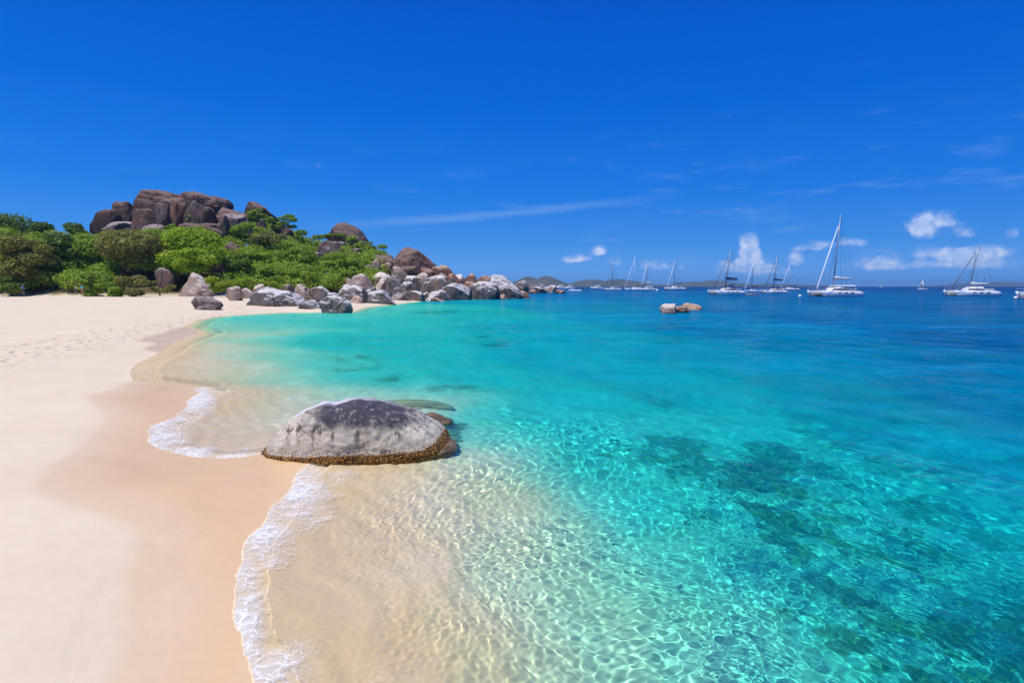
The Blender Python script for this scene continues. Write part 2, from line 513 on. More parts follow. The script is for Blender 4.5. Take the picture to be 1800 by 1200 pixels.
FOAM = [  # px, py, half-width px, half-height px, strength
    (435, 1110, 45, 100, 1.0), (430, 1010, 35, 60, .9), (470, 940, 60, 60, 1.0), (540, 870, 60, 60, 1.1), (600, 840, 50, 25, .9), (500, 1170, 80, 45, 1.0),
    (560, 1130, 70, 30, .55), (530, 1080, 60, 30, .4), (660, 1070, 40, 14, .45), (690, 1120, 60, 18, .5), (640, 1190, 120, 26, .5), (780, 1180, 80, 22, .3), (700, 900, 90, 30, .25), (640, 960, 80, 40, .2), (560, 980, 60, 30, .4),
    (300, 745, 60, 30, 1.0), (350, 705, 40, 30, 1.15), (290, 772, 50, 20, 1.1), (340, 795, 60, 14, 1.0), (400, 803, 70, 10, .9), (440, 785, 50, 12, .7), (390, 690, 50, 20, .75), (370, 740, 60, 30, .6), (440, 740, 50, 30, .3), (420, 763, 30, 4, .9), (300, 670, 80, 4, .5), (450, 690, 60, 20, .2), (340, 678, 40, 6, .8)]
def foam_mask(X, Y, s):
    f = np.zeros(X.shape)
    A, L = _lp(X, Y)
    for px, py, hw, hh, st in FOAM:
        c = on_z(px, py); a1 = on_z(px + hw, py); b1 = on_z(px, py - hh)
        ca, cl = _lp(np.array([c.x]), np.array([c.y]))
        wa = abs(_lp(np.array([a1.x]), np.array([a1.y]))[0][0] - ca[0]); wl = abs(_lp(np.array([b1.x]), np.array([b1.y]))[1][0] - cl[0])
        d2 = ((A - ca[0]) / wa) ** 2 + ((L - cl[0]) / wl) ** 2
        f = np.maximum(f, st * np.clip(1 - d2 * 0.5, 0, 1))
    near = (np.sqrt(X * X + Y * Y) < 16)
    edge = np.exp(-((s + 0.03) / 0.045) ** 2) * 0.75
    f = np.maximum(f * (0.55 + 0.45 * np.exp(s / 0.5)), edge * near)
    return f * near
PATCH = [ # px, py, hw, hh, strength : dark rocks and weed on the sea bed, plus the near boulder's painted shadow
    (1340, 800, 75, 34, 1.0), (1290, 790, 25, 14, .9), (1450, 800, 45, 14, .8), (1400, 835, 60, 14, .7), (1370, 880, 70, 30, .75), (1400, 905, 50, 25, .6), (1210, 800, 50, 26, .7), (1190, 760, 40, 14, .7), (1100, 790, 70, 12, .5), (1060, 800, 30, 6, .5),
    (1230, 870, 50, 14, .45), (1480, 985, 60, 22, .55), (1530, 1010, 70, 28, .6), (1500, 1070, 60, 26, .8), (1570, 1040, 70, 20, .6), (1430, 1085, 30, 14, .5), (1370, 1030, 50, 16, .4), (1690, 1060, 70, 30, .7), (1630, 1150, 70, 32, .95), (1700, 1175, 70, 30, .95), (1560, 1140, 40, 20, .6), (1790, 1120, 60, 50, .7), (1760, 1040, 40, 20, .5),
    (1600, 790, 90, 10, .5), (1690, 770, 60, 10, .5), (1760, 745, 50, 9, .5), (1500, 740, 80, 9, .5), (1420, 720, 60, 8, .45), (1640, 700, 50, 8, .4), (1560, 680, 70, 7, .4), (1350, 665, 60, 6, .4), (1450, 640, 60, 5, .35), (1170, 597, 30, 4, .6), (1150, 690, 34, 7, .5), (1210, 695, 30, 6, .4), (1110, 715, 50, 8, .35),
    (870, 601, 26, 3.2, .75), (848, 587, 15, 2.4, .7), (640, 624, 15, 3, .65), (600, 628, 18, 4, .5), (635, 643, 40, 5, .45), (692, 658, 18, 3.5, .55), (800, 673, 40, 9, .5), (850, 622, 20, 4, .35), (958, 588, 14, 2, .4), (1052, 598, 14, 2.4, .4), (1170, 573, 40, 4, .5), (1290, 583, 50, 4, .45), (1400, 600, 70, 5, .35), (780, 548, 40, 3, .5), (900, 547, 70, 3, .4), (1060, 545, 60, 4, .4), (1070, 536, 70, 3, .4), (1250, 548, 90, 4, .3),
    (1130, 630, 60, 8, .25), (1740, 640, 80, 8, .3), (1700, 600, 100, 6, .25), (1230, 1000, 60, 20, .2), (800, 755, 16, 16, .9), (800, 790, 12, 14, .4), (1480, 850, 60, 12, .35), (1600, 900, 80, 18, .3), (1730, 900, 70, 22, .35), (1660, 960, 60, 18, .3)]  # the two spots at the near boulder's right end paint its shadow
CRACK = [(1295, 846), (1310, 855), (1345, 872), (1372, 880), (1400, 888), (1440, 898), (1480, 908), (1520, 918), (1580, 932), (1610, 943)]
CRK = np.array([tuple(on_z(*p).xy) for p in CRACK])
def patch_mask(X, Y):
    f = np.zeros(X.shape)
    A, L = _lp(X, Y)
    wob = fbm(X / 0.7, Y / 0.7, 51, 6, 0.65)
    wob2 = fbm(A * 60, L * 45, 57, 5, 0.65)
    for px, py, hw, hh, st in PATCH:
        c = on_z(px, py); a1 = on_z(px + hw, py); b1 = on_z(px, py - hh)
        ca, cl = _lp(np.array([c.x]), np.array([c.y]))
        wa = abs(_lp(np.array([a1.x]), np.array([a1.y]))[0][0] - ca[0]); wl = abs(_lp(np.array([b1.x]), np.array([b1.y]))[1][0] - cl[0])
        d = np.sqrt(((A - ca[0]) / wa) ** 2 + ((L - cl[0]) / wl) ** 2)
        ww = np.where(np.sqrt(c.x ** 2 + c.y ** 2) < 16, 1.0, 0.0)
        f = np.maximum(f, min(1.0, st * 1.0) * np.clip(1.6 - d + 1.3 * (wob * ww + wob2 * (1 - ww)), 0, 1))
    bear = np.clip((A - 0.33) / 0.22, 0, 1) * np.clip((24 - np.sqrt(X * X + Y * Y)) / 8, 0, 1)
    big = np.clip(0.10 + 3.0 * fbm(X / 0.9, Y / 0.9, 81, 6, 0.66), 0, 1)
    f = np.maximum(f, bear * big * 0.6)
    # the long dark crack across the reef
    P = np.stack([X.ravel(), Y.ravel()], 1)
    m = np.hypot(P[:, 0] - CRK[:, 0].mean(), P[:, 1] - CRK[:, 1].mean()) < 5
    d = np.full(len(P), 9.0)
    if m.any():
        Q = P[m]; b = np.full(len(Q), 9.0)
        for i in range(len(CRK) - 1):
            a0, b0 = CRK[i], CRK[i + 1]; ab = b0 - a0
            tt = np.clip(((Q - a0) @ ab) / (ab @ ab), 0, 1)
            e = Q - a0 - tt[:, None] * ab
            b = np.minimum(b, np.sqrt((e * e).sum(1)))
        d[m] = b
    d = d.reshape(X.shape)
    f = np.maximum(f, np.clip(2.6 - d / 0.045 + wob * 1.0, 0, 2.0))
    return f

# water colour by depth parameter t (its own absorption and scattering, an attribute of the sheet)
sea_m, nt, out = new_mat('sea_water')
t = nt.attr('t'); s_ = nt.attr('s'); foam = nt.attr('foam'); patch = nt.attr('patch')
pos = nt.node('ShaderNodeNewGeometry').outputs['Position']
pos_ = pos
tn = nt.math('ADD', nt.math('MULTIPLY', t, 0.8), nt.math('MULTIPLY', nt.math('SUBTRACT', nt.noise(nt.mapping(pos, (0.05, 0.12, 1)), 1.0, 4), 0.5), nt.smooth(t, 0.55, 1.0, 0.0, 0.10)))
tint = nt.ramp(tn, [(0.0, (1.0, 0.99, 0.96, 1)), (0.08, (1, .99, .93, 1)), (0.2, (.82, 1, .92, 1)), (0.32, (.48, .99, .94, 1)), (0.40, (.24, .97, .95, 1)), (0.5, (.11, .92, .93, 1)), (0.62, (.02, .80, .90, 1)), (1.0, (.0, .45, .75, 1))])
scat = nt.ramp(tn, [(0.0, (.6, .6, .5, 1)), (0.3, srgb(124, 226, 218)), (0.42, srgb(24, 198, 202)), (0.48, srgb(14, 184, 200)), (0.56, srgb(10, 172, 204)), (0.64, srgb(4, 144, 184)), (0.72, srgb(2, 114, 162)), (0.8, srgb(1, 88, 142)), (0.92, srgb(2, 58, 120))])
strk = nt.noise(nt.mapping(pos_, (0.035, 0.16, 1)), 1.0, 6, 0.65)
strk2 = nt.noise(nt.mapping(pos_, (0.25, 0.75, 1)), 1.0, 5, 0.65)
scat = nt.vmath('SCALE', scat, scale=nt.math('ADD', nt.smooth(strk, 0.3, 0.7, 0.62, 0.98), nt.smooth(strk2, 0.3, 0.7, -0.12, 0.16)))
scat = nt.mix(nt.math('MULTIPLY', patch, nt.smooth(tn, 0.4, 0.62, 0.45, 0.85)), scat, nt.vmath('MULTIPLY', scat, (0.4, 0.60, 0.62)))
sfac = nt.ramp(tn, [(0.0, 0), (0.12, 0.0), (0.25, 0.04), (0.4, 0.13), (0.48, 0.22), (0.56, 0.42), (0.66, 0.78), (0.75, 1.0)])
# ripples too small for the mesh, far out
cd = nt.vmath('LENGTH', pos, out=1)
bn1 = nt.noise(nt.mapping(pos, (1.2, 2.2, 1)), 2.0, 5, 0.65)
bn2 = nt.noise(nt.mapping(pos, (0.10, 0.16, 1)), 1.3, 5, 0.6)
bump1 = nt.node('ShaderNodeBump'); nt.put(bump1.inputs['Height'], bn1); nt.put(bump1.inputs['Strength'], nt.smooth(cd, 7, 24, 0.0, 0.8)); bump1.inputs['Distance'].default_value = 0.12
bump2 = nt.node('ShaderNodeBump'); nt.put(bump2.inputs['Height'], bn2); nt.put(bump2.inputs['Strength'], nt.smooth(cd, 25, 120, 0.0, 0.8)); bump2.inputs['Distance'].default_value = 0.8
nt.l.new(bump1.outputs[0], bump2.inputs['Normal'])
nrm = bump2.outputs[0]
refr = nt.node('ShaderNodeBsdfRefraction'); refr.inputs['IOR'].default_value = 1.33; refr.inputs['Roughness'].default_value = 0.0
nt.put(refr.inputs['Color'], tint); nt.l.new(nrm, refr.inputs['Normal'])
dif = nt.node('ShaderNodeBsdfDiffuse'); nt.put(dif.inputs['Color'], scat); nt.l.new(nrm, dif.inputs['Normal'])
body = nt.node('ShaderNodeMixShader'); nt.put(body.inputs[0], sfac); nt.l.new(refr.outputs[0], body.inputs[1]); nt.l.new(dif.outputs[0], body.inputs[2])
glo = nt.node('ShaderNodeBsdfGlossy'); glo.inputs['Roughness'].default_value = 0.04; glo.inputs['Color'].default_value = (1, 1, 1, 1); nt.l.new(nrm, glo.inputs['Normal'])
fr = nt.node('ShaderNodeFresnel'); fr.inputs['IOR'].default_value = 1.25; nt.l.new(nrm, fr.inputs['Normal'])
frc = nt.math('MINIMUM', nt.math('MULTIPLY', fr.outputs[0], nt.smooth(cd, 6, 60, 0.65, 0.33)), 0.17)
surf = nt.node('ShaderNodeMixShader'); nt.put(surf.inputs[0], frc); nt.l.new(body.outputs[0], surf.inputs[1]); nt.l.new(glo.outputs[0], surf.inputs[2])
# foam lace
wv = nt.noise(pos, 3.0, 3, 0.5, out=1)
pw = nt.vmath('ADD', pos, nt.vmath('SCALE', wv, scale=0.25))
v1 = nt.voronoi(pw, 9.0, 'DISTANCE_TO_EDGE'); v2 = nt.voronoi(pw, 23.0, 'DISTANCE_TO_EDGE')
lace = nt.math('ADD', nt.smooth(v1, 0.16, 0.0, 0, 0.75), nt.smooth(v2, 0.22, 0.0, 0, 0.45))
fn = nt.noise(pos, 2.6, 6, 0.65); fn2 = nt.noise(pos, 45, 4, 0.6)
fm = nt.math('ADD', nt.math('MULTIPLY', foam, 1.0), nt.math('MULTIPLY', nt.math('SUBTRACT', fn, 0.5), 1.3))
fm = nt.math('ADD', fm, nt.math('MULTIPLY', nt.math('SUBTRACT', lace, 0.55), 0.45))
fm = nt.math('ADD', fm, nt.math('MULTIPLY', nt.math('SUBTRACT', fn2, 0.5), 0.35))
fm = nt.math('MULTIPLY', nt.smooth(fm, 0.44, 1.3), nt.smooth(foam, 0.02, 0.2))
fd = nt.node('ShaderNodeBsdfPrincipled'); fd.inputs['Base Color'].default_value = (0.90, 0.885, 0.86, 1); fd.inputs['Roughness'].default_value = 0.7
nt.l.new(nt.bump(nt.math('ADD', fm, fn2), 0.35, 0.008), fd.inputs['Normal'])
milk = nt.math('MULTIPLY', nt.smooth(nt.math('ADD', foam, nt.math('MULTIPLY', nt.math('SUBTRACT', fn, 0.5), 0.9)), 0.35, 1.1), 0.5)
fin = nt.node('ShaderNodeMixShader'); nt.put(fin.inputs[0], nt.math('MAXIMUM', milk, nt.math('MULTIPLY', fm, 0.9))); nt.l.new(surf.outputs[0], fin.inputs[1]); nt.l.new(fd.outputs[0], fin.inputs[2])
nt.l.new(fin.outputs[0], out.inputs[0])

co, faces, at = grid_mesh(angs, rads, fz_water)
sv = at['s'].ravel()
sf = sv[faces].max(1); rf = np.hypot(co[:, 0], co[:, 1])[faces].mean(1)
keep = sv[faces].min(1) < 0.035
film = keep & (sf > -(0.11 + 0.028 * np.minimum(rf, 60)))
me = np_mesh('sea', co, faces[keep & ~film], at)
sea = link('sea', me, sea_m, kind='structure', label='clear turquoise bay water deepening to blue', cat='sea')
sea.cycles.is_caustics_caster = True
# the last film of water running up the sand: too thin to bend light, so it is plainly see-through
film_m = sea_m.copy(); film_m.name = 'thin_water_film'
ft = film_m.node_tree
for nd in list(ft.nodes):
    if nd.bl_idname == 'ShaderNodeBsdfRefraction':
        tb = ft.nodes.new('ShaderNodeBsdfTransparent')
        src = nd.inputs['Color'].links[0].from_socket; dst = [l.to_socket for l in nd.outputs[0].links]
        wetd = ft.nodes.new('ShaderNodeVectorMath'); wetd.operation = 'SCALE'; wetd.inputs['Scale'].default_value = 0.835   # wet sand is darker than dry
        ft.links.new(src, wetd.inputs[0]); ft.links.new(wetd.outputs[0], tb.inputs['Color'])
        for d_ in dst: ft.links.new(tb.outputs[0], d_)
        ft.nodes.remove(nd)
me = np_mesh('water_edge', co, faces[film], at)
edge_water = link('water_edge', me, film_m, kind='structure', label='thin foaming water film running up the sand', cat='water')

# ------------------------------------------------------------------ sand and sea bed
def fz_ground(X, Y, R):
    s = land_dist(X, Y)
    Z = ground_z(X, Y, s)
    Zf = np.where(R > 500, np.minimum(Z, -9.0), Z)
    wob = 0.10 * fbm(X / 1.2, Y / 1.2, 61, 3)
    Xw, Yw = X + 0.10 * fbm(X / 0.8, Y / 0.8, 61, 4), Y + 0.14 * fbm(X / 0.9, Y / 0.9, 67, 4)
    wa = signed_dist(Xw, Yw, WET[0])
    wet = np.maximum(0.55 * np.clip(wa / 0.16 + 0.5, 0, 1) + 0.45 * np.clip(wa / 1.1 + 0.2, 0, 1), np.clip(signed_dist(Xw, Yw, WET[1]) / 0.3 + 0.5, 0, 1))
    soft = np.clip(wa / 0.9 + 0.25, 0, 1)
    # soft ripples under the water
    k = np.clip(-s / 0.6, 0, 1) * np.clip((25 - R) / 10, 0, 1)
    Zf = Zf + k * 0.010 * np.sin((X * 0.8 + Y * 0.5 + 0.5 * fbm(X / 1.1, Y / 1.1, 71, 3)) * 2 * math.pi / 0.33)
    patch = patch_mask(X, Y) * np.clip(-s / 0.2, 0, 1)
    Zf = Zf + np.minimum(patch * 0.10 * (0.5 + fbm(X / 0.25, Y / 0.25, 77, 4)) * np.clip(-s / 0.6, 0, 1), -Zf * 0.4)
    # footprints band
    return Zf, {'s': s, 'wet': wet, 'soft': soft, 'patch': patch, 'hill': np.clip((Z - 1.35) / 0.5, 0, 1)}

gang = np.concatenate([np.radians(np.linspace(-180, -48, 70)), np.radians(np.linspace(-47, 49, 760)), np.radians(np.linspace(50, 180, 60))])
g1 = []; r = 1.3
while r < 7000:
    g1.append(r)
    r += max(0.02, min(r * r / 2.5 * 0.0016, r * 0.018)) if r < 330 else r * 0.06
grads = np.array(g1)
print('ground grid', len(gang), len(grads))
sand_m, nt, out = new_mat('pale_sand')
pos = nt.node('ShaderNodeNewGeometry').outputs['Position']
s_ = nt.attr('s'); wet = nt.attr('wet'); soft = nt.attr('soft'); hill = nt.attr('hill')
n1 = nt.noise(pos, 0.6, 5, 0.55); n2 = nt.noise(pos, 260, 3, 0.7); n3 = nt.noise(pos, 7, 5, 0.6)
dry = nt.mix(nt.smooth(n1, 0.3, 0.7), srgb(222, 205, 177), srgb(230, 214, 188))
dry = nt.mix(nt.smooth(n3, 0.35, 0.8, 0, 0.3), dry, srgb(222, 198, 158))
dry = nt.mix(nt.smooth(n2, 0.35, 0.75, 0, 0.5), dry, srgb(206, 180, 138))
wetc = nt.mix(nt.smooth(n1, 0.3, 0.7), srgb(218, 190, 152), srgb(224, 197, 160))
wetc = nt.mix(nt.smooth(n2, 0.3, 0.8, 0, 0.35), wetc, srgb(202, 168, 124))
wetc2 = nt.mix(soft, wetc, srgb(224, 188, 140))
c = nt.mix(wet, dry, wetc2)
c = nt.mix(hill, c, srgb(92, 82, 48))
# trampled band along the upper beach
fpn = nt.voronoi(nt.mapping(pos, (1, 1, 1)), 2.6, 'SMOOTH_F1')
FB = [(-40, 622), (60, 604), (140, 585), (220, 566), (300, 551), (380, 546)]
band = None
fbp = [on_z(px, py, 0.55) for px, py in FB]
ddx = fbp[-1].x - fbp[0].x; ddy = fbp[-1].y - fbp[0].y
ll = math.hypot(ddx, ddy); nx, ny = -ddy / ll, ddx / ll
off = nt.math('SUBTRACT', nt.vmath('DOT_PRODUCT', pos, (nx, ny, 0), out=1), nx * fbp[2].x + ny * fbp[2].y)
band = nt.smooth(nt.math('ABSOLUTE', off), 2.6, 0.6)
band = nt.math('MULTIPLY', band, nt.smooth(nt.node('ShaderNodeSeparateXYZ').outputs[0], 0, 1)) if False else band
fph = nt.math('MULTIPLY', nt.smooth(fpn, 0.1, 0.45), band)
hgt = nt.math('ADD', nt.math('MULTIPLY', n2, 0.02), nt.math('MULTIPLY', n3, 0.16))
hgt = nt.math('ADD', hgt, nt.math('MULTIPLY', n1, 0.8))
b1 = nt.bump(hgt, 0.4, 0.06)
b2 = nt.bump(fph, 0.8, 0.13, b1)
c = nt.mix(nt.math('MULTIPLY', nt.smooth(fpn, 0.32, 0.1), nt.math('MULTIPLY', band, 0.5)), c, srgb(214, 180, 135))
rough = nt.math('SUBTRACT', 0.95, nt.math('MULTIPLY', wet, 0.6))
principled(nt, out, c, rough, b2, spec=0.3)

bed_m, nt, out = new_mat('sea_bed_sand')
pos = nt.node('ShaderNodeNewGeometry').outputs['Position']
patch = nt.attr('patch')
n1 = nt.noise(pos, 0.8, 5, 0.55); n2 = nt.noise(pos, 60, 4, 0.7); n3 = nt.noise(pos, 5, 6, 0.65)
c = nt.mix(nt.smooth(n1, 0.3, 0.7), srgb(250, 236, 204), srgb(255, 248, 226))
c = nt.mix(nt.smooth(n2, 0.3, 0.8, 0, 0.4), c, srgb(226, 206, 170))
c = nt.mix(nt.smooth(nt.attr('s'), -2.4, -0.3, 0, 0.8), c, srgb(246, 218, 168))
rock = nt.mix(nt.smooth(n3, 0.42, 0.62), srgb(44, 52, 36), srgb(176, 156, 84))
pf = nt.smooth(nt.math('ADD', patch, nt.math('MULTIPLY', nt.math('SUBTRACT', n3, 0.5), 1.8)), 0.22, 0.8, 0, 0.85)
c = nt.mix(pf, c, rock)
principled(nt, out, c, 0.9, nt.bump(nt.math('ADD', nt.math('MULTIPLY', n3, pf), nt.math('MULTIPLY', n2, 0.05)), 0.6, 0.08), spec=0.2)

co, faces, at = grid_mesh(gang, grads, fz_ground)
sv = at['s'].ravel()
m = sv[faces].mean(1) > 0
beach = link('beach', np_mesh('beach', co, faces[m], at), sand_m, kind='structure', label='pale curving sand beach with wet edge', cat='beach')
bed = link('sea_bed', np_mesh('sea_bed', co, faces[~m], at), bed_m, kind='structure', label='rippled sand sea bed under the clear water', cat='sea bed')
bed.cycles.is_caustics_receiver = True
beach.cycles.is_caustics_receiver = True

# ------------------------------------------------------------------ granite
def granite(name, top, face, dark, stain=0.5, white=0.5, warm=(0.30, 0.16, 0.09, 1)):
    m, nt, out = new_mat(name)
    g = nt.node('ShaderNodeNewGeometry'); pos = g.outputs['Position']
    tc = nt.node('ShaderNodeTexCoord').outputs['Object']
    rnd = nt.node('ShaderNodeObjectInfo').outputs['Random']
    sp = nt.node('ShaderNodeSeparateXYZ'); nt.l.new(g.outputs['True Normal'], sp.inputs[0])
    up = sp.outputs[2]
    v = nt.vmath('ADD', pos, nt.vmath('SCALE', (17.0, 31.0, 5.0), scale=rnd))
    n1 = nt.noise(v, 0.35, 6, 0.6); n2 = nt.noise(v, 1.6, 7, 0.65); n3 = nt.noise(v, 9.0, 5, 0.7)
    st = nt.noise(nt.mapping(v, (1.3, 1.3, 0.16)), 1.1, 5, 0.6)
    c = nt.mix(nt.smooth(n2, 0.3, 0.7), face, tuple(x * 0.72 for x in face[:3]) + (1,))
    c = nt.mix(nt.smooth(n1, 0.45, 0.65, 0, 0.6), c, warm)
    # dark run-off streaks on the steep sides
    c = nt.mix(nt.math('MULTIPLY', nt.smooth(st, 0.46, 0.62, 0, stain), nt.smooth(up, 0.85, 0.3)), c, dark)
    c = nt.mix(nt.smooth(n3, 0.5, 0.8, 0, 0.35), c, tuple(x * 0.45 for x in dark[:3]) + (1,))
    # lichen and salt on the tops, with sunlit tops over shaded faces painted in
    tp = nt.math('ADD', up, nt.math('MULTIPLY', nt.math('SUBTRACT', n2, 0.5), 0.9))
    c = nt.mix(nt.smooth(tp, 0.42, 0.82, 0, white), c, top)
    c = nt.mix(nt.math('MULTIPLY', nt.smooth(rnd, 0, 1, 0, 0.28), 1.0), c, nt.vmath('MULTIPLY', c, (0.55, 0.55, 0.58)))
    wv_ = nt.vmath('ADD', v, nt.vmath('SCALE', nt.noise(v, 0.5, 3, 0.6, out=1), scale=1.6))
    ck = nt.voronoi(nt.mapping(wv_, (1, 1, 1.5)), 0.22, 'DISTANCE_TO_EDGE')
    ckm = nt.math('MULTIPLY', nt.smooth(ck, 0.028, 0.0), nt.smooth(nt.noise(v, 0.3, 3), 0.42, 0.62))
    c = nt.mix(nt.math('MULTIPLY', ckm, 0.6), c, tuple(x * 0.3 for x in dark[:3]) + (1,))
    h = nt.math('ADD', nt.math('MULTIPLY', n2, 0.9), nt.math('MULTIPLY', n3, 0.3))
    h = nt.math('SUBTRACT', h, nt.math('MULTIPLY', ckm, 1.2))
    principled(nt, out, c, 0.85, nt.bump(h, 0.9, 0.35), spec=0.25)
    return m
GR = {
    'grey': granite('grey_granite', srgb(228, 221, 214), srgb(122, 116, 114), srgb(56, 54, 58), 0.7, 1.0, srgb(140, 112, 94)),  # face darkened for its shade, top whitened for the sun on it
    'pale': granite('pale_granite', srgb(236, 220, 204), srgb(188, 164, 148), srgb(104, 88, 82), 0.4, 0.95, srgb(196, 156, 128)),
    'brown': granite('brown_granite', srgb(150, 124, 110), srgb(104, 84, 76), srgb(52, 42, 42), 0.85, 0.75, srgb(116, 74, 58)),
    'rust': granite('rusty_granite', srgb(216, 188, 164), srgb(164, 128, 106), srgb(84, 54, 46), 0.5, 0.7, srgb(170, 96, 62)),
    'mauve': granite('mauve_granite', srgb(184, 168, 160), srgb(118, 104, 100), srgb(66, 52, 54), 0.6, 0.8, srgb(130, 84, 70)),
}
def ico(sub):
    bm = bmesh.new(); bmesh.ops.create_icosphere(bm, subdivisions=sub, radius=1.0)
    co = np.array([v.co[:] for v in bm.verts]); f = np.array([[v.index for v in p.verts] for p in bm.faces]); bm.free()
    return co, f
ICO = {k: ico(k) for k in (4, 5)}
def n3d(P, sc, seed):
    o = (seed * 7.13 % 97, seed * 3.71 % 89, seed * 1.93 % 83)
    return np.array([mnoise.fractal(Vector((p[0] * sc + o[0], p[1] * sc + o[1], p[2] * sc + o[2])), 0.9, 2.1, 4) for p in P])
def boulder_co(seed, cuts=7, rough=0.16, sub=4, e=0.8):
    co, f = ICO[sub]
    rr = np.random.RandomState(seed)
    P = np.sign(co) * np.abs(co) ** e
    for _ in range(cuts):                       # soft planar faces left by the joints of the granite
        n = rr.normal(size=3); n[2] *= 0.7; n /= np.linalg.norm(n)
        dlim = rr.uniform(0.55, 0.88)
        d = P @ n
        over = np.maximum(d - dlim, 0)
        P = P - np.outer(over * 0.93, n)
    P = P * (1 + rough * n3d(P, 0.9, seed) + 0.05 * n3d(P, 3.2, seed + 9))[:, None]
    P[:, 2] = np.where(P[:, 2] < 0, P[:, 2] * 0.8, P[:, 2])
    lo, hi = P.min(0), P.max(0)
    P = (P - (lo + hi) / 2) / ((hi - lo) / 2)
    return P, f
def boulder(x0, x1, yt, yb, d, style, label, seed=0, lean=0.0, depth=0.85, cuts=7, rough=0.16, group=None, name='boulder', sub=4, sink=0.8, peak=None, e=0.8):
    if group in (HILLG, SHG, BEG) and not (group == SHG and (yb > 512 or x0 > 855)) and not (group == HILLG and x1 < 430 and yb < 428) and not peak:
        h = ground_hit((x0 + x1) / 2, yb, 50 if group != HILLG else 100, d + 22)
        if h is not None:
            d = h if group == HILLG else 0.5 * (h + d)
    if 926 <= x0 < 1000: d = on_z((x0 + x1) / 2, yb).y
    L, R = at_d(x0, yb, d), at_d(x1, yb, d)
    T = at_d((x0 + x1) / 2, yt, d)
    W = (R.x - L.x); H = T.z - L.z
    P, f = boulder_co(seed * 13 + 5, cuts, rough, sub, e)
    if peak:
        ax, pw = peak
        u = np.clip(np.abs(P[:, 0] - ax) / np.where(P[:, 0] > ax, 1 - ax, 1 + ax), 0, 1)
        P[:, 2] = np.where(P[:, 2] > -0.3, -0.3 + (P[:, 2] + 0.3) * (1 - 0.55 * u ** pw), P[:, 2])
        P[:, 2] = (P[:, 2] - P[:, 2].min()) / (P[:, 2].max() - P[:, 2].min()) * 2 - 1
    # keep most of the bulk above the base: bottom of the stone is sunk
    Hs = H * (1 + sink)
    P = P * np.array([W / 2, W / 2 * depth, Hs / 2])
    P[:, 0] += lean * (P[:, 2] / Hs) * W
    vis = P[:, 2] > Hs / 2 - H
    e0, e1 = P[vis, 0].min(), P[vis, 0].max()
    P[:, 0] = (P[:, 0] - (e0 + e1) / 2) * W / (e1 - e0)
    P[:, 2] += Hs / 2 - H * sink
    me = np_mesh(name, P, f)
    o = link(name, me, GR[style], label=label, cat='boulder', group=group)
    o.location = ((L.x + R.x) / 2, d + W * depth * 0.40, L.z)
    o.rotation_euler = (0, 0, 0)
    return o

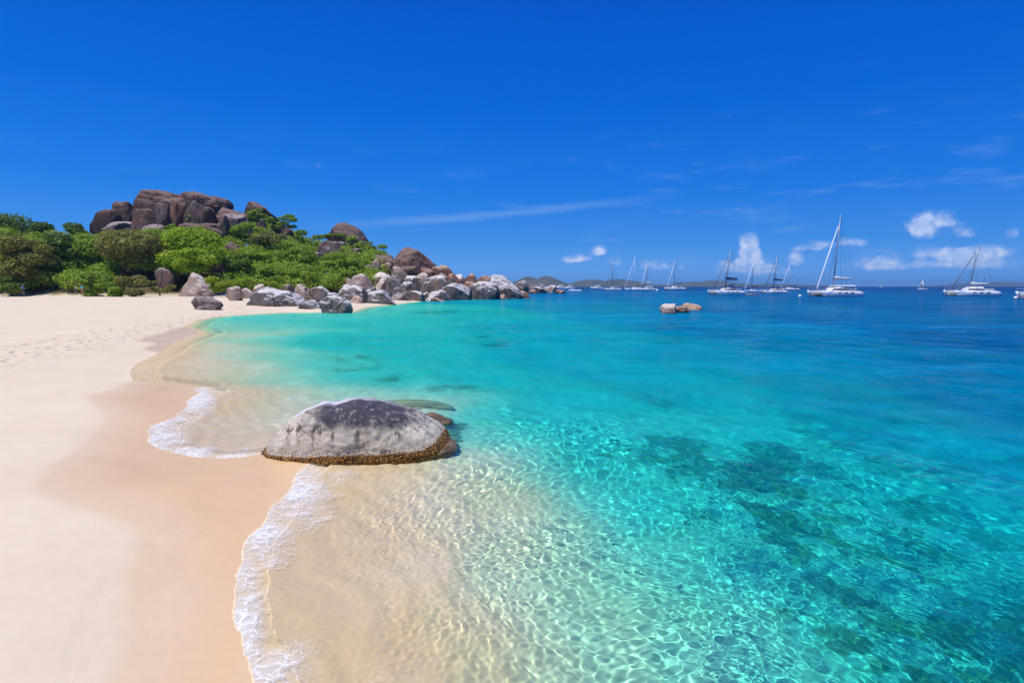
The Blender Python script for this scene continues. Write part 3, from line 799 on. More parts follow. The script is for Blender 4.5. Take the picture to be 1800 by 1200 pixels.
HILLG = 'brown granite boulders on the hilltop'
SHG = 'granite boulders piled along the shore'
BEG = 'boulders on the beach'
ROCKS = [
 # x0, x1, ytop, ybase, dist, style, seed, lean, depth, label, group
 (192, 336, 329, 402, 152, 'brown', 1, .08, .8, 'huge brown whaleback boulder crowning the hilltop', HILLG),
 (290, 386, 334, 372, 155, 'brown', 2, 0, .9, 'long flat topped brown boulder at the summit, right of the whaleback', HILLG),
 (152, 212, 366, 408, 148, 'brown', 3, .2, .9, 'ragged brown boulder at the left foot of the hilltop whaleback', HILLG),
 (178, 240, 352, 406, 150, 'brown', 99, .15, .9, 'sloping brown shoulder boulder joining the whaleback on its left', HILLG),
 (176, 240, 386, 412, 140, 'mauve', 4, 0, .9, 'low brown slab under the left end of the whaleback', HILLG),
 (221, 274, 364, 406, 140, 'brown', 5, -.1, .9, 'dark overhanging boulder below the middle of the whaleback', HILLG),
 (268, 300, 356, 390, 139, 'mauve', 6, .1, .8, 'upright wedge boulder under the whaleback, lit on its left edge', HILLG),
 (297, 322, 348, 380, 140, 'rust', 7, .2, .8, 'slim pale edged boulder leaning in the summit cleft', HILLG),
 (318, 362, 350, 396, 139, 'mauve', 8, 0, .8, 'blocky brown boulder under the right summit slab', HILLG),
 (346, 376, 362, 394, 137, 'brown', 9, 0, .8, 'narrow brown boulder standing left of the sloping ledge', HILLG),
 (362, 424, 359, 384, 145, 'brown', 10, 0, 1, 'smooth brown ledge boulder stepping down right of the summit', HILLG),
 (372, 428, 373, 398, 138, 'mauve', 11, -.1, .9, 'brown boulder tucked below the sloping ledge', HILLG),
 (306, 380, 390, 412, 132, 'brown', 12, 0, .8, 'long low brown slab above the lime green tree', HILLG),
 (338, 390, 399, 426, 130, 'brown', 13, 0, .8, 'sloping brown slab right above the lime tree crown', HILLG),
 (376, 402, 376, 412, 133, 'mauve', 14, 0, .8, 'dark upright boulder between the two summit slabs and shrubs', HILLG),
 (240, 292, 392, 416, 134, 'mauve', 15, 0, .8, 'small brown boulder above the olive tree', HILLG),
 (422, 492, 351, 392, 165, 'brown', 16, -.18, .8, 'tall brown peak boulder, second highest on the hill, shrubs before it', HILLG),
 (440, 466, 384, 408, 150, 'mauve', 17, 0, .8, 'square mauve boulder below the second peak', HILLG),
 (464, 494, 395, 412, 148, 'mauve', 18, 0, .8, 'wide low mauve boulder right of the square one', HILLG),
 (486, 514, 399, 416, 152, 'brown', 19, 0, .8, 'small brown boulder at the crest of the green slope', HILLG),
 (556, 648, 388, 434, 168, 'brown', 20, -.16, .8, 'dark brown dome boulder on the skyline above the green slope', HILLG),
 (556, 600, 422, 454, 148, 'mauve', 21, -.1, .8, 'round mauve boulder below the skyline dome', HILLG),
 (588, 608, 424, 442, 152, 'mauve', 22, 0, .8, 'small mauve boulder touching the round one below the dome', HILLG),
 (600, 634, 436, 452, 150, 'mauve', 23, 0, .9, 'flat mauve boulder among shrubs below the dome', HILLG),
 (546, 566, 442, 460, 142, 'mauve', 24, 0, .8, 'small dark boulder left of the round mauve one', HILLG),
 (388, 430, 424, 454, 126, 'brown', 25, -.2, .8, 'dark brown boulder beside the lime tree crown', HILLG),
 (442, 472, 463, 478, 124, 'mauve', 26, 0, .8, 'small mauve boulder showing in the middle of the green slope', HILLG),
 (491, 503, 420, 434, 140, 'pale', 27, 0, .8, 'tiny pale stone high on the green slope', HILLG),
 (366, 396, 461, 494, 112, 'mauve', 28, .1, .8, 'upright shaded boulder under the lime tree', HILLG),
 (266, 304, 470, 500, 109, 'mauve', 29, 0, .8, 'scrub covered boulder behind the beach bushes', HILLG),
 (305, 366, 478, 519, 104, 'pale', 30, -.05, .8, 'tent shaped boulder with a pale top at the back of the beach', HILLG),
 (655, 764, 431, 484, 158, 'brown', 31, .05, .7, 'large brown peak boulder above the shore rocks, streaked dark', HILLG),
 (630, 690, 446, 470, 160, 'brown', 32, .1, .8, 'low brown shoulder boulder left of the streaked peak', HILLG),
 (698, 742, 467, 488, 148, 'brown', 33, 0, .8, 'smooth brown boulder at the foot of the streaked peak', HILLG),
 (757, 798, 465, 486, 160, 'rust', 34, -.15, .8, 'orange brown sloping boulder right of the streaked peak', HILLG),
 (553, 586, 469, 482, 122, 'pale', 35, 0, .5, 'white forked stone perched in the shrubs', HILLG),
 (568, 578, 478, 492, 122, 'mauve', 36, 0, .7, 'narrow mauve stone under the white forked one', HILLG),
 # shore: back rows
 (632, 662, 464, 482, 136, 'pale', 40, .1, .8, 'white wedge boulder at the edge of the green slope', SHG),
 (640, 656, 455, 470, 140, 'mauve', 41, 0, .8, 'small mauve boulder behind the white wedge', SHG),
 (650, 668, 454, 480, 134, 'pale', 42, .15, .7, 'upright white prism boulder above the pile', SHG),
 (668, 688, 461, 482, 136, 'rust', 43, 0, .9, 'round reddish boulder right of the white prism', SHG),
 (684, 718, 468, 492, 130, 'pale', 44, -.3, .8, 'pinkish slab sloping down to the right under the streaked peak', SHG),
 (736, 764, 471, 486, 138, 'rust', 45, 0, .9, 'small orange boulder below the right foot of the streaked peak', SHG),
 (614, 652, 480, 514, 112, 'pale', 46, 0, .9, 'big rounded cream boulder with a dark foot beside the shrubs', SHG),
 (605, 622, 487, 508, 118, 'pale', 47, 0, .8, 'small white stone left of the rounded cream boulder', SHG),
 (646, 684, 477, 498, 124, 'pale', 48, 0, .9, 'speckled pinkish boulder behind the cream ones', SHG),
 (652, 682, 487, 518, 110, 'pale', 49, .05, .9, 'cream boulder with a hollow face in mid pile', SHG),
 (676, 708, 483, 520, 108, 'grey', 50, 0, .9, 'tall upright grey boulder in mid pile', SHG),
 (704, 736, 484, 510, 118, 'grey', 51, .1, .9, 'grey boulder with white crown behind the slanting slab', SHG),
 (700, 732, 494, 522, 104, 'grey', 52, -.3, .9, 'slanting grey slab with a bright ridge', SHG),
 (727, 756, 479, 496, 128, 'pale', 53, 0, .9, 'cream boulder behind the mottled white one', SHG),
 (733, 790, 483, 519, 110, 'grey', 54, .05, .9, 'large mottled white and grey boulder in the shore pile', SHG),
 (764, 788, 479, 494, 132, 'rust', 55, 0, .9, 'small orange boulder behind the mottled one', SHG),
 (784, 808, 480, 500, 128, 'rust', 56, 0, .9, 'speckled tan boulder right of the mottled one', SHG),
 (786, 816, 481, 500, 136, 'pale', 57, 0, .9, 'pinkish boulder behind the long blue grey one', SHG),
 (810, 842, 480, 500, 142, 'rust', 58, 0, .9, 'jumbled reddish boulder on the crest of the point', SHG),
 (812, 838, 494, 508, 130, 'rust', 59, 0, .9, 'reddish stone wedged above the white topped one', SHG),
 (838, 864, 484, 500, 146, 'rust', 60, 0, .9, 'tan boulder left of the great leaning boulder', SHG),
 # shore: front rows
 (422, 529, 504, 548, 60, 'grey', 61, -.05, .7, 'broad grey boulder with a white top at the beach end of the pile', SHG),
 (519, 560, 527, 547, 57, 'grey', 62, 0, .8, 'low dark grey boulder wedged between two larger ones at the waterline', SHG),
 (553, 617, 520, 553, 53, 'grey', 63, -.02, .75, 'rounded dark grey boulder standing nearest in the turquoise shallows', SHG),
 (514, 546, 499, 530, 72, 'pale', 64, -.1, .8, 'pale topped boulder behind the broad grey one', SHG),
 (536, 582, 503, 532, 70, 'grey', 65, -.2, .9, 'grey boulder with a creased face behind the nearest shallows boulder', SHG),
 (576, 644, 500, 528, 76, 'grey', 66, -.15, .8, 'long flat topped white and brown boulder in the front row', SHG),
 (606, 636, 520, 538, 75, 'pale', 67, 0, .9, 'small tan boulder at the waterline beside the arched one', SHG),
 (568, 596, 514, 528, 66, 'grey', 68, 0, .9, 'small grey boulder in the gap behind the nearest shallows boulder', SHG),
 (633, 692, 509, 537, 77, 'grey', 69, -.05, .8, 'arched grey boulder with a dark hollow at the waterline', SHG),
 (678, 722, 514, 530, 92, 'mauve', 70, -.1, .9, 'low brown grey boulder right of the arched one', SHG),
 (702, 746, 511, 530, 95, 'grey', 71, -.3, .9, 'tilted grey slab boulder sliding to the waterline', SHG),
 (737, 756, 513, 526, 101, 'grey', 72, 0, .9, 'small grey boulder between the tilted slab and the humped one', SHG),
 (748, 791, 509, 529, 98, 'grey', 73, -.1, .9, 'humped grey boulder at the water below the mottled one', SHG),
 (756, 780, 523, 530, 94, 'rust', 74, 0, .9, 'flat tan stone awash before the humped boulder', SHG),
 (772, 828, 497, 527, 104, 'grey', 75, 0, .8, 'long blue grey smooth boulder at the waterline', SHG),
 (820, 876, 494, 526, 108, 'grey', 76, 0, .9, 'round white topped boulder left of the great leaning one', SHG),
 (856, 921, 482, 524, 112, 'grey', 77, -.22, .9, 'great leaning boulder with a bright sloping back near the point', SHG),
 (903, 930, 493, 515, 128, 'grey', 78, 0, .9, 'square topped pale boulder behind the great leaning one', SHG),
 (908, 930, 511, 521, 118, 'rust', 79, 0, .9, 'small brown stone at the foot of the great leaning boulder', SHG),
 (874, 893, 517, 525, 110, 'rust', 80, 0, .9, 'little tan stone awash between the two big boulders of the point', SHG),
 (720, 748, 523, 530, 96, 'pale', 86, 0, 1.2, 'flat cream ledge stone at the waterline under the tilted slab', SHG),
 (786, 800, 488, 502, 122, 'grey', 87, 0, .9, 'dark grey stone over the left end of the long smooth boulder', SHG),
 (690, 706, 505, 523, 100, 'grey', 88, 0, .9, 'narrow dark boulder in the cleft beside the slanting slab', SHG),
 (640, 660, 504, 518, 100, 'grey', 89, 0, .9, 'dark grey stone between the cream boulder and the arched one', SHG),
 (926, 958, 500, 513, 175, 'mauve', 81, 0, .9, 'low brown rock just past the point', SHG),
 (934, 964, 503, 515, 180, 'grey', 82, 0, .9, 'dark rock in the middle of the low reef past the point', SHG),
 (958, 983, 501, 514, 186, 'pale', 83, 0, .9, 'pale rock near the tip of the low reef', SHG),
 (976, 996, 509, 515.5, 190, 'rust', 84, 0, .9, 'flat tan rock at the very tip of the low reef', SHG),
 (930, 944, 509, 516, 182, 'rust', 85, 0, .9, 'flat tan rock at the near end of the low reef', SHG),
 # beach
 (393, 424, 503, 523, 74, 'pale', 90, 0, .8, 'small pale boulder on the sand left of the broad grey one', 'boulders on the beach'),
 (423, 444, 506, 519, 82, 'pale', 91, 0, .8, 'little pale stone between the beach boulder and the broad grey one', 'boulders on the beach'),
 (443, 464, 499, 512, 90, 'pale', 92, 0, .8, 'white stone at the foot of the shrubs behind the broad grey boulder', 'boulders on the beach'),
 (490, 516, 499, 514, 86, 'mauve', 93, 0, .8, 'brown stone peeping over the right end of the broad grey boulder', 'boulders on the beach'),
 (326, 382, 521, 537, 50, 'mauve', 94, 0, .7, 'flat dark rimmed rock half buried in the dry sand', 'boulders on the beach'),
 (298, 312, 470, 484, 112, 'mauve', 95, 0, .8, 'small brown stone behind the tent shaped boulder', HILLG),
 # out in the bay
 (1162, 1194, 533.5, 552, 52, 'pale', 96, 0, .8, 'white topped rock breaking the surface out in the bay', 'rocks awash in the bay'),
 (1186, 1216, 538, 549.5, 53.5, 'rust', 97, 0, .8, 'low brown rock touching the white topped one in the bay', 'rocks awash in the bay'),
 (1199, 1236, 532.5, 544.5, 60, 'rust', 98, 0, .8, 'flat tan rock behind the white topped one in the bay', 'rocks awash in the bay'),
]
for (x0, x1, yt, yb, d, st, sd_, ln, dp, lab, grp) in ROCKS:
    big = (x1 - x0) > 60
    pk = {16: (-.45, 1.5), 20: (-.3, 1.6), 31: (-.15, 1.3), 30: (-.1, 1.2), 77: (-.35, 2.2)}.get(sd_)
    boulder(x0, x1, yt, yb, d, st, lab, sd_, ln, dp, group=grp, sub=5 if big else 4, e=0.55 if sd_ in (1, 2, 10, 12) else (0.88 if grp == SHG else 0.78), cuts=5 if sd_ in (1, 2) else (6 if grp == SHG else 9) + sd_ % 4, rough=0.10 + 0.02 * (sd_ % 5), peak=pk)

# more of the whaleback's stepped face: hollows read as stones stacked in front (built above)

# ------------------------------------------------------------------ the near boulder, half in the swash
m, nt, out = new_mat('tide_marked_granite')
g = nt.node('ShaderNodeNewGeometry'); pos = g.outputs['Position']
tc = nt.node('ShaderNodeTexCoord').outputs['Object']
so = nt.node('ShaderNodeSeparateXYZ'); nt.l.new(tc, so.inputs[0]); zz = so.outputs[2]; xx = so.outputs[0]
sn = nt.node('ShaderNodeSeparateXYZ'); nt.l.new(g.outputs['Normal'], sn.inputs[0]); up = sn.outputs[2]
n1 = nt.noise(tc, 2.2, 6, 0.6); n2 = nt.noise(tc, 9, 7, 0.65); n3 = nt.noise(tc, 48, 5, 0.7)
st = nt.noise(nt.mapping(tc, (1.0, 1.0, 0.10)), 11.0, 6, 0.65)
c = nt.mix(nt.smooth(n2, 0.3, 0.7), srgb(224, 214, 194), srgb(196, 184, 166))
c = nt.mix(nt.smooth(n1, 0.4, 0.7, 0, 0.5), c, srgb(214, 196, 166))
hz = nt.math('ADD', zz, nt.math('MULTIPLY', nt.math('SUBTRACT', n1, 0.5), 0.5))
# dark algae cap and the streaks running down from it
cap = nt.math('MULTIPLY', nt.smooth(hz, 0.40, 0.6), nt.smooth(nt.math('ABSOLUTE', nt.math('SUBTRACT', xx, 0.12)), 1.05, 0.5))
stk = nt.math('MULTIPLY', nt.smooth(st, 0.49, 0.62), nt.smooth(hz, 0.12, 0.5))
c = nt.mix(nt.math('MULTIPLY', stk, 0.95), c, srgb(84, 70, 70))
c = nt.mix(nt.math('MULTIPLY', cap, nt.smooth(n2, 0.3, 0.5, 0.5, 1.0)), c, srgb(70, 67, 76))
# salt-white rim and speckle
yy = so.outputs[1]
wt = nt.math('ADD', nt.math('MULTIPLY', nt.smooth(nt.math('ADD', yy, nt.math('MULTIPLY', xx, -0.12)), -0.25, 0.25), 0.75), nt.math('SUBTRACT', n2, 0.62))
rim = nt.math('MULTIPLY', nt.smooth(wt, 0.1, 0.5), nt.smooth(xx, 0.45, -0.5, 0.35, 1.0))
c = nt.mix(nt.math('MULTIPLY', rim, 0.9), c, srgb(222, 218, 222))
c = nt.mix(nt.math('MULTIPLY', nt.smooth(n3, 0.60, 0.72), nt.math('MULTIPLY', cap, 0.75)), c, srgb(206, 204, 208))
c = nt.mix(nt.smooth(n3, 0.35, 0.2, 0, 0.35), c, srgb(88, 78, 72))
# barnacle and weed band
band = nt.math('ADD', zz, nt.math('MULTIPLY', nt.math('SUBTRACT', n2, 0.5), 0.10))
bz = nt.math('SUBTRACT', nt.math('ADD', band, nt.math('MULTIPLY', xx, -0.02)), nt.smooth(xx, 0.95, 1.4, 0, 0.16))
vor = nt.voronoi(tc, 55); vcol = nt.voronoi(tc, 55, 'F1', 1)
vs = nt.node('ShaderNodeSeparateXYZ'); nt.l.new(vcol, vs.inputs[0])
weed = nt.ramp(vs.outputs[0], [(0.0, srgb(122, 80, 34)), (0.35, srgb(196, 130, 50)), (0.65, srgb(240, 176, 80)), (0.85, srgb(182, 156, 100)), (1.0, srgb(214, 190, 140))], 'CONSTANT')
weed = nt.mix(nt.smooth(vor, 0.35, 0.7), weed, srgb(70, 46, 24))
wm = nt.smooth(bz, 0.15, 0.09)
wsp = nt.math('MULTIPLY', nt.smooth(bz, 0.30, 0.10), nt.smooth(n3, 0.52, 0.6))
wm = nt.math('MAXIMUM', wm, nt.math('MULTIPLY', wsp, 0.85))
c = nt.mix(wm, c, weed)
hb = nt.math('ADD', nt.math('MULTIPLY', n3, 0.35), nt.math('MULTIPLY', n2, 0.6))
ckv = nt.voronoi(nt.vmath('ADD', tc, nt.vmath('SCALE', nt.noise(tc, 1.5, 4, 0.6, out=1), scale=0.5)), 1.3, 'DISTANCE_TO_EDGE')
ckk = nt.math('MULTIPLY', nt.smooth(ckv, 0.012, 0.0), nt.smooth(n1, 0.45, 0.6))
c = nt.mix(nt.math('MULTIPLY', ckk, 0.25), c, srgb(70, 60, 56))
hb = nt.math('SUBTRACT', hb, nt.math('MULTIPLY', ckk, 0.35))
hb = nt.math('ADD', hb, nt.math('MULTIPLY', nt.math('MULTIPLY', wm, nt.math('SUBTRACT', 1.0, vor)), 1.0))
principled(nt, out, c, 0.75, nt.bump(hb, 0.95, 0.045), spec=0.3)
near_m = m

def near_boulder():
    nu, nv = 420, 150
    xs_ = np.array([-1.42, -1.2, -0.95, -0.6, -0.25, 0.1, 0.45, 0.75, 1.0, 1.2, 1.36, 1.42])
    hs_ = np.array([0.05, 0.29, 0.55, 0.73, 0.77, 0.77, 0.72, 0.61, 0.48, 0.39, 0.28, 0.05])
    th = np.linspace(0, 2 * math.pi, nu, endpoint=False)
    ph = np.linspace(0, 1, nv) ** 0.8
    # outline of the foot: long, blunt at the right, a point at the left
    ct, sn_ = np.cos(th), np.sin(th)
    ex = 1.42 * np.sign(ct) * np.abs(ct) ** 0.75
    ey = 0.72 * np.sign(sn_) * np.abs(sn_) ** 0.75
    P = []
    for k, p in enumerate(ph):              # p=0 foot (below ground) .. 1 ridge
        # ring shrinks towards the ridge; steep first, then rounding over
        a = np.clip((p - 0.18) / 0.82, 0, 1)
        shx = (1 - a ** 2.2) ** 0.5
        shy = (1 - a ** 2.4) ** 0.55
        x = ex * (0.10 + 0.90 * shx) if a < 1 else ex * 0.10
        y = ey * shy
        # right end is cut in just under the shoulder: a ledge
        hx = np.interp(x, xs_, hs_)
        env = np.where(p < 0.18, -0.35 + p / 0.18 * 0.35, 0)
        z = np.where(p < 0.18, env, np.interp(a, [0, .1, .3, .55, .8, 1], [0, .17, .46, .76, .94, 1.0]) * np.interp(x * 0.98, xs_, hs_))
        if p < 0.18:
            x = ex * 1.03; y = ey * 1.03
        P.append(np.stack([x, y, np.broadcast_to(z, x.shape)], 1))
    P = np.concatenate(P)
    idx = np.arange(nu * nv).reshape(nv, nu)
    nx_ = np.roll(idx, -1, 1)
    f = np.stack([idx[:-1], nx_[:-1], nx_[1:], idx[1:]], -1).reshape(-1, 4)
    s1 = np.array([mnoise.fractal(Vector((p[0] * 1.3, p[1] * 1.3 + 3, p[2] * 1.6)), 0.9, 2.1, 4) for p in P])
    s2 = np.array([mnoise.fractal(Vector((p[0] * 9, p[1] * 9, p[2] * 9)), 0.8, 2.1, 4) for p in P])
    c0 = np.array([0, 0, 0.1])
    nrm_ = P - c0; nrm_[:, 2] *= 1.2; nrm_ /= np.linalg.norm(nrm_, axis=1)[:, None]
    P = P + nrm_ * (0.085 * s1 + 0.010 * s2)[:, None]
    # barnacle crust stands proud round the foot
    bz_ = P[:, 2] - 0.02 * P[:, 0]
    cr = np.clip((0.14 - bz_) / 0.12, 0, 1)
    s3 = np.array([mnoise.noise(Vector((p[0] * 22, p[1] * 22, p[2] * 22))) for p in P])
    P = P + nrm_ * (cr * (0.03 + 0.035 * s3))[:, None]
    # slanting groove on the left shoulder
    P[:, 2] -= 0.03 * np.exp(-((P[:, 2] - 0.42 - 0.55 * (P[:, 0] + 0.95)) / 0.04) ** 2) * (P[:, 0] < -0.3) * (P[:, 2] > 0.2)
    return P, f
P, f = near_boulder()
nb = link('boulder', np_mesh('boulder', P, f), near_m, label='large domed grey boulder with a dark cap and brown barnacle band in the nearest swash', cat='boulder')
c_ = on_z(612, 812)
nb.location = (c_.x, c_.y + 0.72, -0.02)
nb.rotation_euler = (0, 0, math.radians(4))
nb.cycles.is_caustics_receiver = True

def lump(cx, cy, z, sx, sy, sz, seed, rot, mat, label, group, recv=True):
    P, f = boulder_co(seed, 5, 0.14, 5)
    o = link('boulder', np_mesh('boulder', P * np.array([sx, sy, sz]), f), mat, label=label, cat='boulder', group=group)
    o.location = (cx, cy, z); o.rotation_euler = (0, 0, rot)
    o.cycles.is_caustics_receiver = recv
    return o
m, nt, out = new_mat('wet_weedy_rock')
tc = nt.node('ShaderNodeTexCoord').outputs['Object']
n1 = nt.noise(tc, 2.5, 6, 0.6); n2 = nt.noise(tc, 22, 5, 0.7)
c = nt.mix(nt.smooth(n1, 0.35, 0.65), srgb(236, 214, 160), srgb(176, 156, 112))
c = nt.mix(nt.smooth(n2, 0.5, 0.7, 0, 0.7), c, srgb(92, 58, 32))
principled(nt, out, c, 0.6, nt.bump(n2, 0.6, 0.04), spec=0.4)
weedy = m
m, nt, out = new_mat('algae_brown_rock')
tc = nt.node('ShaderNodeTexCoord').outputs['Object']
n1 = nt.noise(tc, 2.5, 6, 0.6); n2 = nt.noise(tc, 26, 5, 0.7)
c = nt.mix(nt.smooth(n1, 0.35, 0.65), srgb(150, 124, 90), srgb(92, 74, 56))
c = nt.mix(nt.smooth(n2, 0.5, 0.65, 0, 0.8), c, srgb(44, 32, 26))
principled(nt, out, c, 0.6, nt.bump(n2, 0.8, 0.04), spec=0.4)
brownrock = m
NG = 'low rocks round the near boulder'
a = on_z(722, 707); lump(a.x, a.y, -0.15, 1.05, 0.46, 0.14, 301, math.radians(-15), weedy, 'long flat yellowish rock just under the water behind the near boulder', NG)
a = on_z(757, 738); lump(a.x, a.y, 0.0, 0.42, 0.34, 0.15, 302, 0.1, brownrock, 'small brown weedy rock at the right shoulder of the near boulder', NG)
a = on_z(786, 792); lump(a.x, a.y, -0.03, 0.16, 0.34, 0.16, 303, 0.0, brownrock, 'little crusted rock at the right foot of the near boulder', NG)

# ------------------------------------------------------------------ foliage
def leaf_mat(name, c1, c2, c3):
    m, nt, out = new_mat(name)
    g = nt.node('ShaderNodeNewGeometry'); pos = g.outputs['Position']
    lf = nt.attr('leaf')
    n = nt.noise(pos, 0.55, 4, 0.6)
    c = nt.mix(lf, c1, c2)
    c = nt.mix(nt.smooth(n, 0.45, 0.7, 0, 0.7), c, c3)
    oi = nt.node('ShaderNodeObjectInfo').outputs['Random']
    c = nt.mix(0.5, c, nt.vmath('MULTIPLY', c, nt.mix(oi, (0.7, 0.8, 0.8, 1), (1.35, 1.2, 1.0, 1))))
    b = principled(nt, None, c, 0.55, spec=0.25)
    tr = nt.node('ShaderNodeBsdfTranslucent'); nt.put(tr.inputs['Color'], nt.vmath('MULTIPLY', c, (1.3, 1.5, 0.6)))
    mx = nt.node('ShaderNodeMixShader'); mx.inputs[0].default_value = 0.3
    nt.l.new(b.outputs[0], mx.inputs[1]); nt.l.new(tr.outputs[0], mx.inputs[2]); nt.l.new(mx.outputs[0], out.inputs[0])
    return m
LM = {
    'green': leaf_mat('mid_green_leaves', (.20, .30, .026, 1), (.37, .49, .05, 1), (.12, .20, .022, 1)),
    'dark': leaf_mat('dark_green_leaves', (.095, .165, .024, 1), (.20, .29, .038, 1), (.055, .105, .02, 1)),
    'lime': leaf_mat('lime_green_leaves', (.24, .36, .012, 1), (.38, .52, .022, 1), (.15, .26, .012, 1)),
    'olive': leaf_mat('olive_brown_leaves', (.17, .18, .05, 1), (.31, .30, .085, 1), (.11, .12, .04, 1)),
    'gold': leaf_mat('yellowing_leaves', (.20, .22, .035, 1), (.36, .32, .07, 1), (.13, .14, .035, 1)),
}
bark = simple_mat('grey_brown_bark', (.10, .075, .055, 1), 0.9, var=0.4, scale=4)

def leaf_cloud(centres, radii, n, size, seed, top=0.0, solid=0.25):
    rr = np.random.RandomState(seed)
    centres = np.asarray(centres, float); radii = np.asarray(radii, float)
    w_ = radii[:, 0] * radii[:, 1]; w_ = w_ / w_.sum()
    k = rr.choice(len(centres), n, p=w_)
    d = rr.normal(size=(n, 3)); d[:, 2] = np.where(d[:, 2] < top - 0.9, -d[:, 2] * 0.6, d[:, 2]); d /= np.linalg.norm(d, axis=1)[:, None]
    rad = np.where(rr.rand(n) < solid, rr.uniform(0.3, 1, n), rr.normal(1.0, 0.11, n))
    P = centres[k] + d * radii[k] * rad[:, None]
    nrm_ = d * 0.7 + rr.normal(size=(n, 3)) * 0.6 + np.array([0, 0, 0.35]); nrm_ /= np.linalg.norm(nrm_, axis=1)[:, None]
    t1 = np.cross(nrm_, rr.normal(size=(n, 3))); t1 /= np.linalg.norm(t1, axis=1)[:, None]
    t2 = np.cross(nrm_, t1)
    s = size * rr.uniform(0.55, 1.35, n)[:, None]
    q = np.stack([P - t1 * s, P - t2 * s * 0.55, P + t1 * s, P + t2 * s * 0.55], 1).reshape(-1, 3)
    f = np.arange(4 * n).reshape(n, 4)
    lf = np.repeat(rr.rand(n), 4)
    return q, f, lf

def taper_tube(pts, rads, seg=7):
    V, F = [], []
    pts = [Vector(p) for p in pts]
    for i, p in enumerate(pts):
        t = (pts[min(i + 1, len(pts) - 1)] - pts[max(i - 1, 0)]).normalized()
        a = t.cross(Vector((0.3, 1, 0.1))).normalized(); b = t.cross(a)
        for j in range(seg):
            an = 2 * math.pi * j / seg
            V.append(p + (a * math.cos(an) + b * math.sin(an)) * rads[i])
    for i in range(len(pts) - 1):
        for j in range(seg):
            F.append((i * seg + j, i * seg + (j + 1) % seg, (i + 1) * seg + (j + 1) % seg, (i + 1) * seg + j))
    return [v[:] for v in V], F

def make_tree(x0, x1, yt, yb, d, kind, label, seed, n=5200, trunk_h=0.3, name='tree', cat='tree', group=None, leaf=0.27, depth=0.8, flat=1.0, lobes=16):
    if d is None:
        d = ground_hit((x0 + x1) / 2, yb, 100) or 150
    rr = np.random.RandomState(seed)
    L, R, T = at_d(x0, yb, d), at_d(x1, yb, d), at_d((x0 + x1) / 2, yt, d)
    W, H = R.x - L.x, T.z - L.z
    root = bpy.data.objects.new(name, None); COL.objects.link(root)
    root.location = ((L.x + R.x) / 2, d + W * depth * 0.25, L.z)
    root['label'] = label; root['category'] = cat
    if group: root['group'] = group
    cz0 = H * trunk_h
    C, Rd = [], []
    for i in range(lobes):
        th = rr.uniform(0, 2 * math.pi); rho = rr.uniform(0.1, 0.72) ** 0.7
        zc = rr.uniform(0.0, 1.0) if trunk_h > 0.15 else rr.uniform(-0.12, 0.95)
        sx = math.sqrt(max(0.05, 1 - abs(2 * zc - 1.0) ** 2.2))
        r_ = rr.uniform(0.22, 0.38) * min(W, H * 1.2) * 0.62
        C.append((math.cos(th) * rho * (W / 2) * sx, math.sin(th) * rho * (W / 2 * depth) * sx, cz0 + (H - cz0) * (0.12 + 0.78 * zc)))
        Rd.append((r_ * 1.1, r_ * 1.0, r_ * 0.75 * flat))
    C = np.array(C); Rd = np.array(Rd)
    # fit the crown to its measured size
    hi = (C + Rd).max(0); lo = (C - Rd).min(0)
    sc = np.array([W / (hi[0] - lo[0]), 1.0, 1.0])
    C[:, 0] = (C[:, 0] - (hi[0] + lo[0]) / 2) * sc[0]; Rd[:, 0] *= max(0.8, min(1.2, sc[0]))
    C[:, 2] += H - (C + Rd).max(0)[2]
    q, f, lf = leaf_cloud(C, Rd, n, leaf, seed + 1)
    link('crown', np_mesh('crown', q, f, {'leaf': lf}, smooth=False), LM[kind], root)
    V, F = [], []
    def addt(p, r):
        v, fc = taper_tube(p, r); o = len(V)
        V.extend(v); F.extend([tuple(i + o for i in q_) for q_ in fc])
    tr = 0.022 * H + 0.06
    addt([(0, 0, -0.4), (0.05 * W * rr.uniform(-1, 1), 0, H * 0.2), (0.06 * W * rr.uniform(-1, 1), 0.03 * W, H * 0.45), (0, 0, H * 0.7)], [tr * 1.4, tr, tr * 0.7, tr * 0.3])
    for i in range(0, lobes, 2):
        c_ = C[i]
        addt([(0, 0, H * rr.uniform(0.06, 0.3)), (c_[0] * 0.45, c_[1] * 0.45, c_[2] * 0.6), tuple(c_)], [tr * 0.6, tr * 0.4, tr * 0.12])
    me = bpy.data.meshes.new('trunk'); me.from_pydata(V, [], F)
    me.polygons.foreach_set('use_smooth', np.ones(len(F), bool))
    link('trunk', me, bark, root)
    return root

TG = 'trees behind the beach'
SG = 'shrubs on the boulder hill'
BG = 'low bushes at the back of the beach'
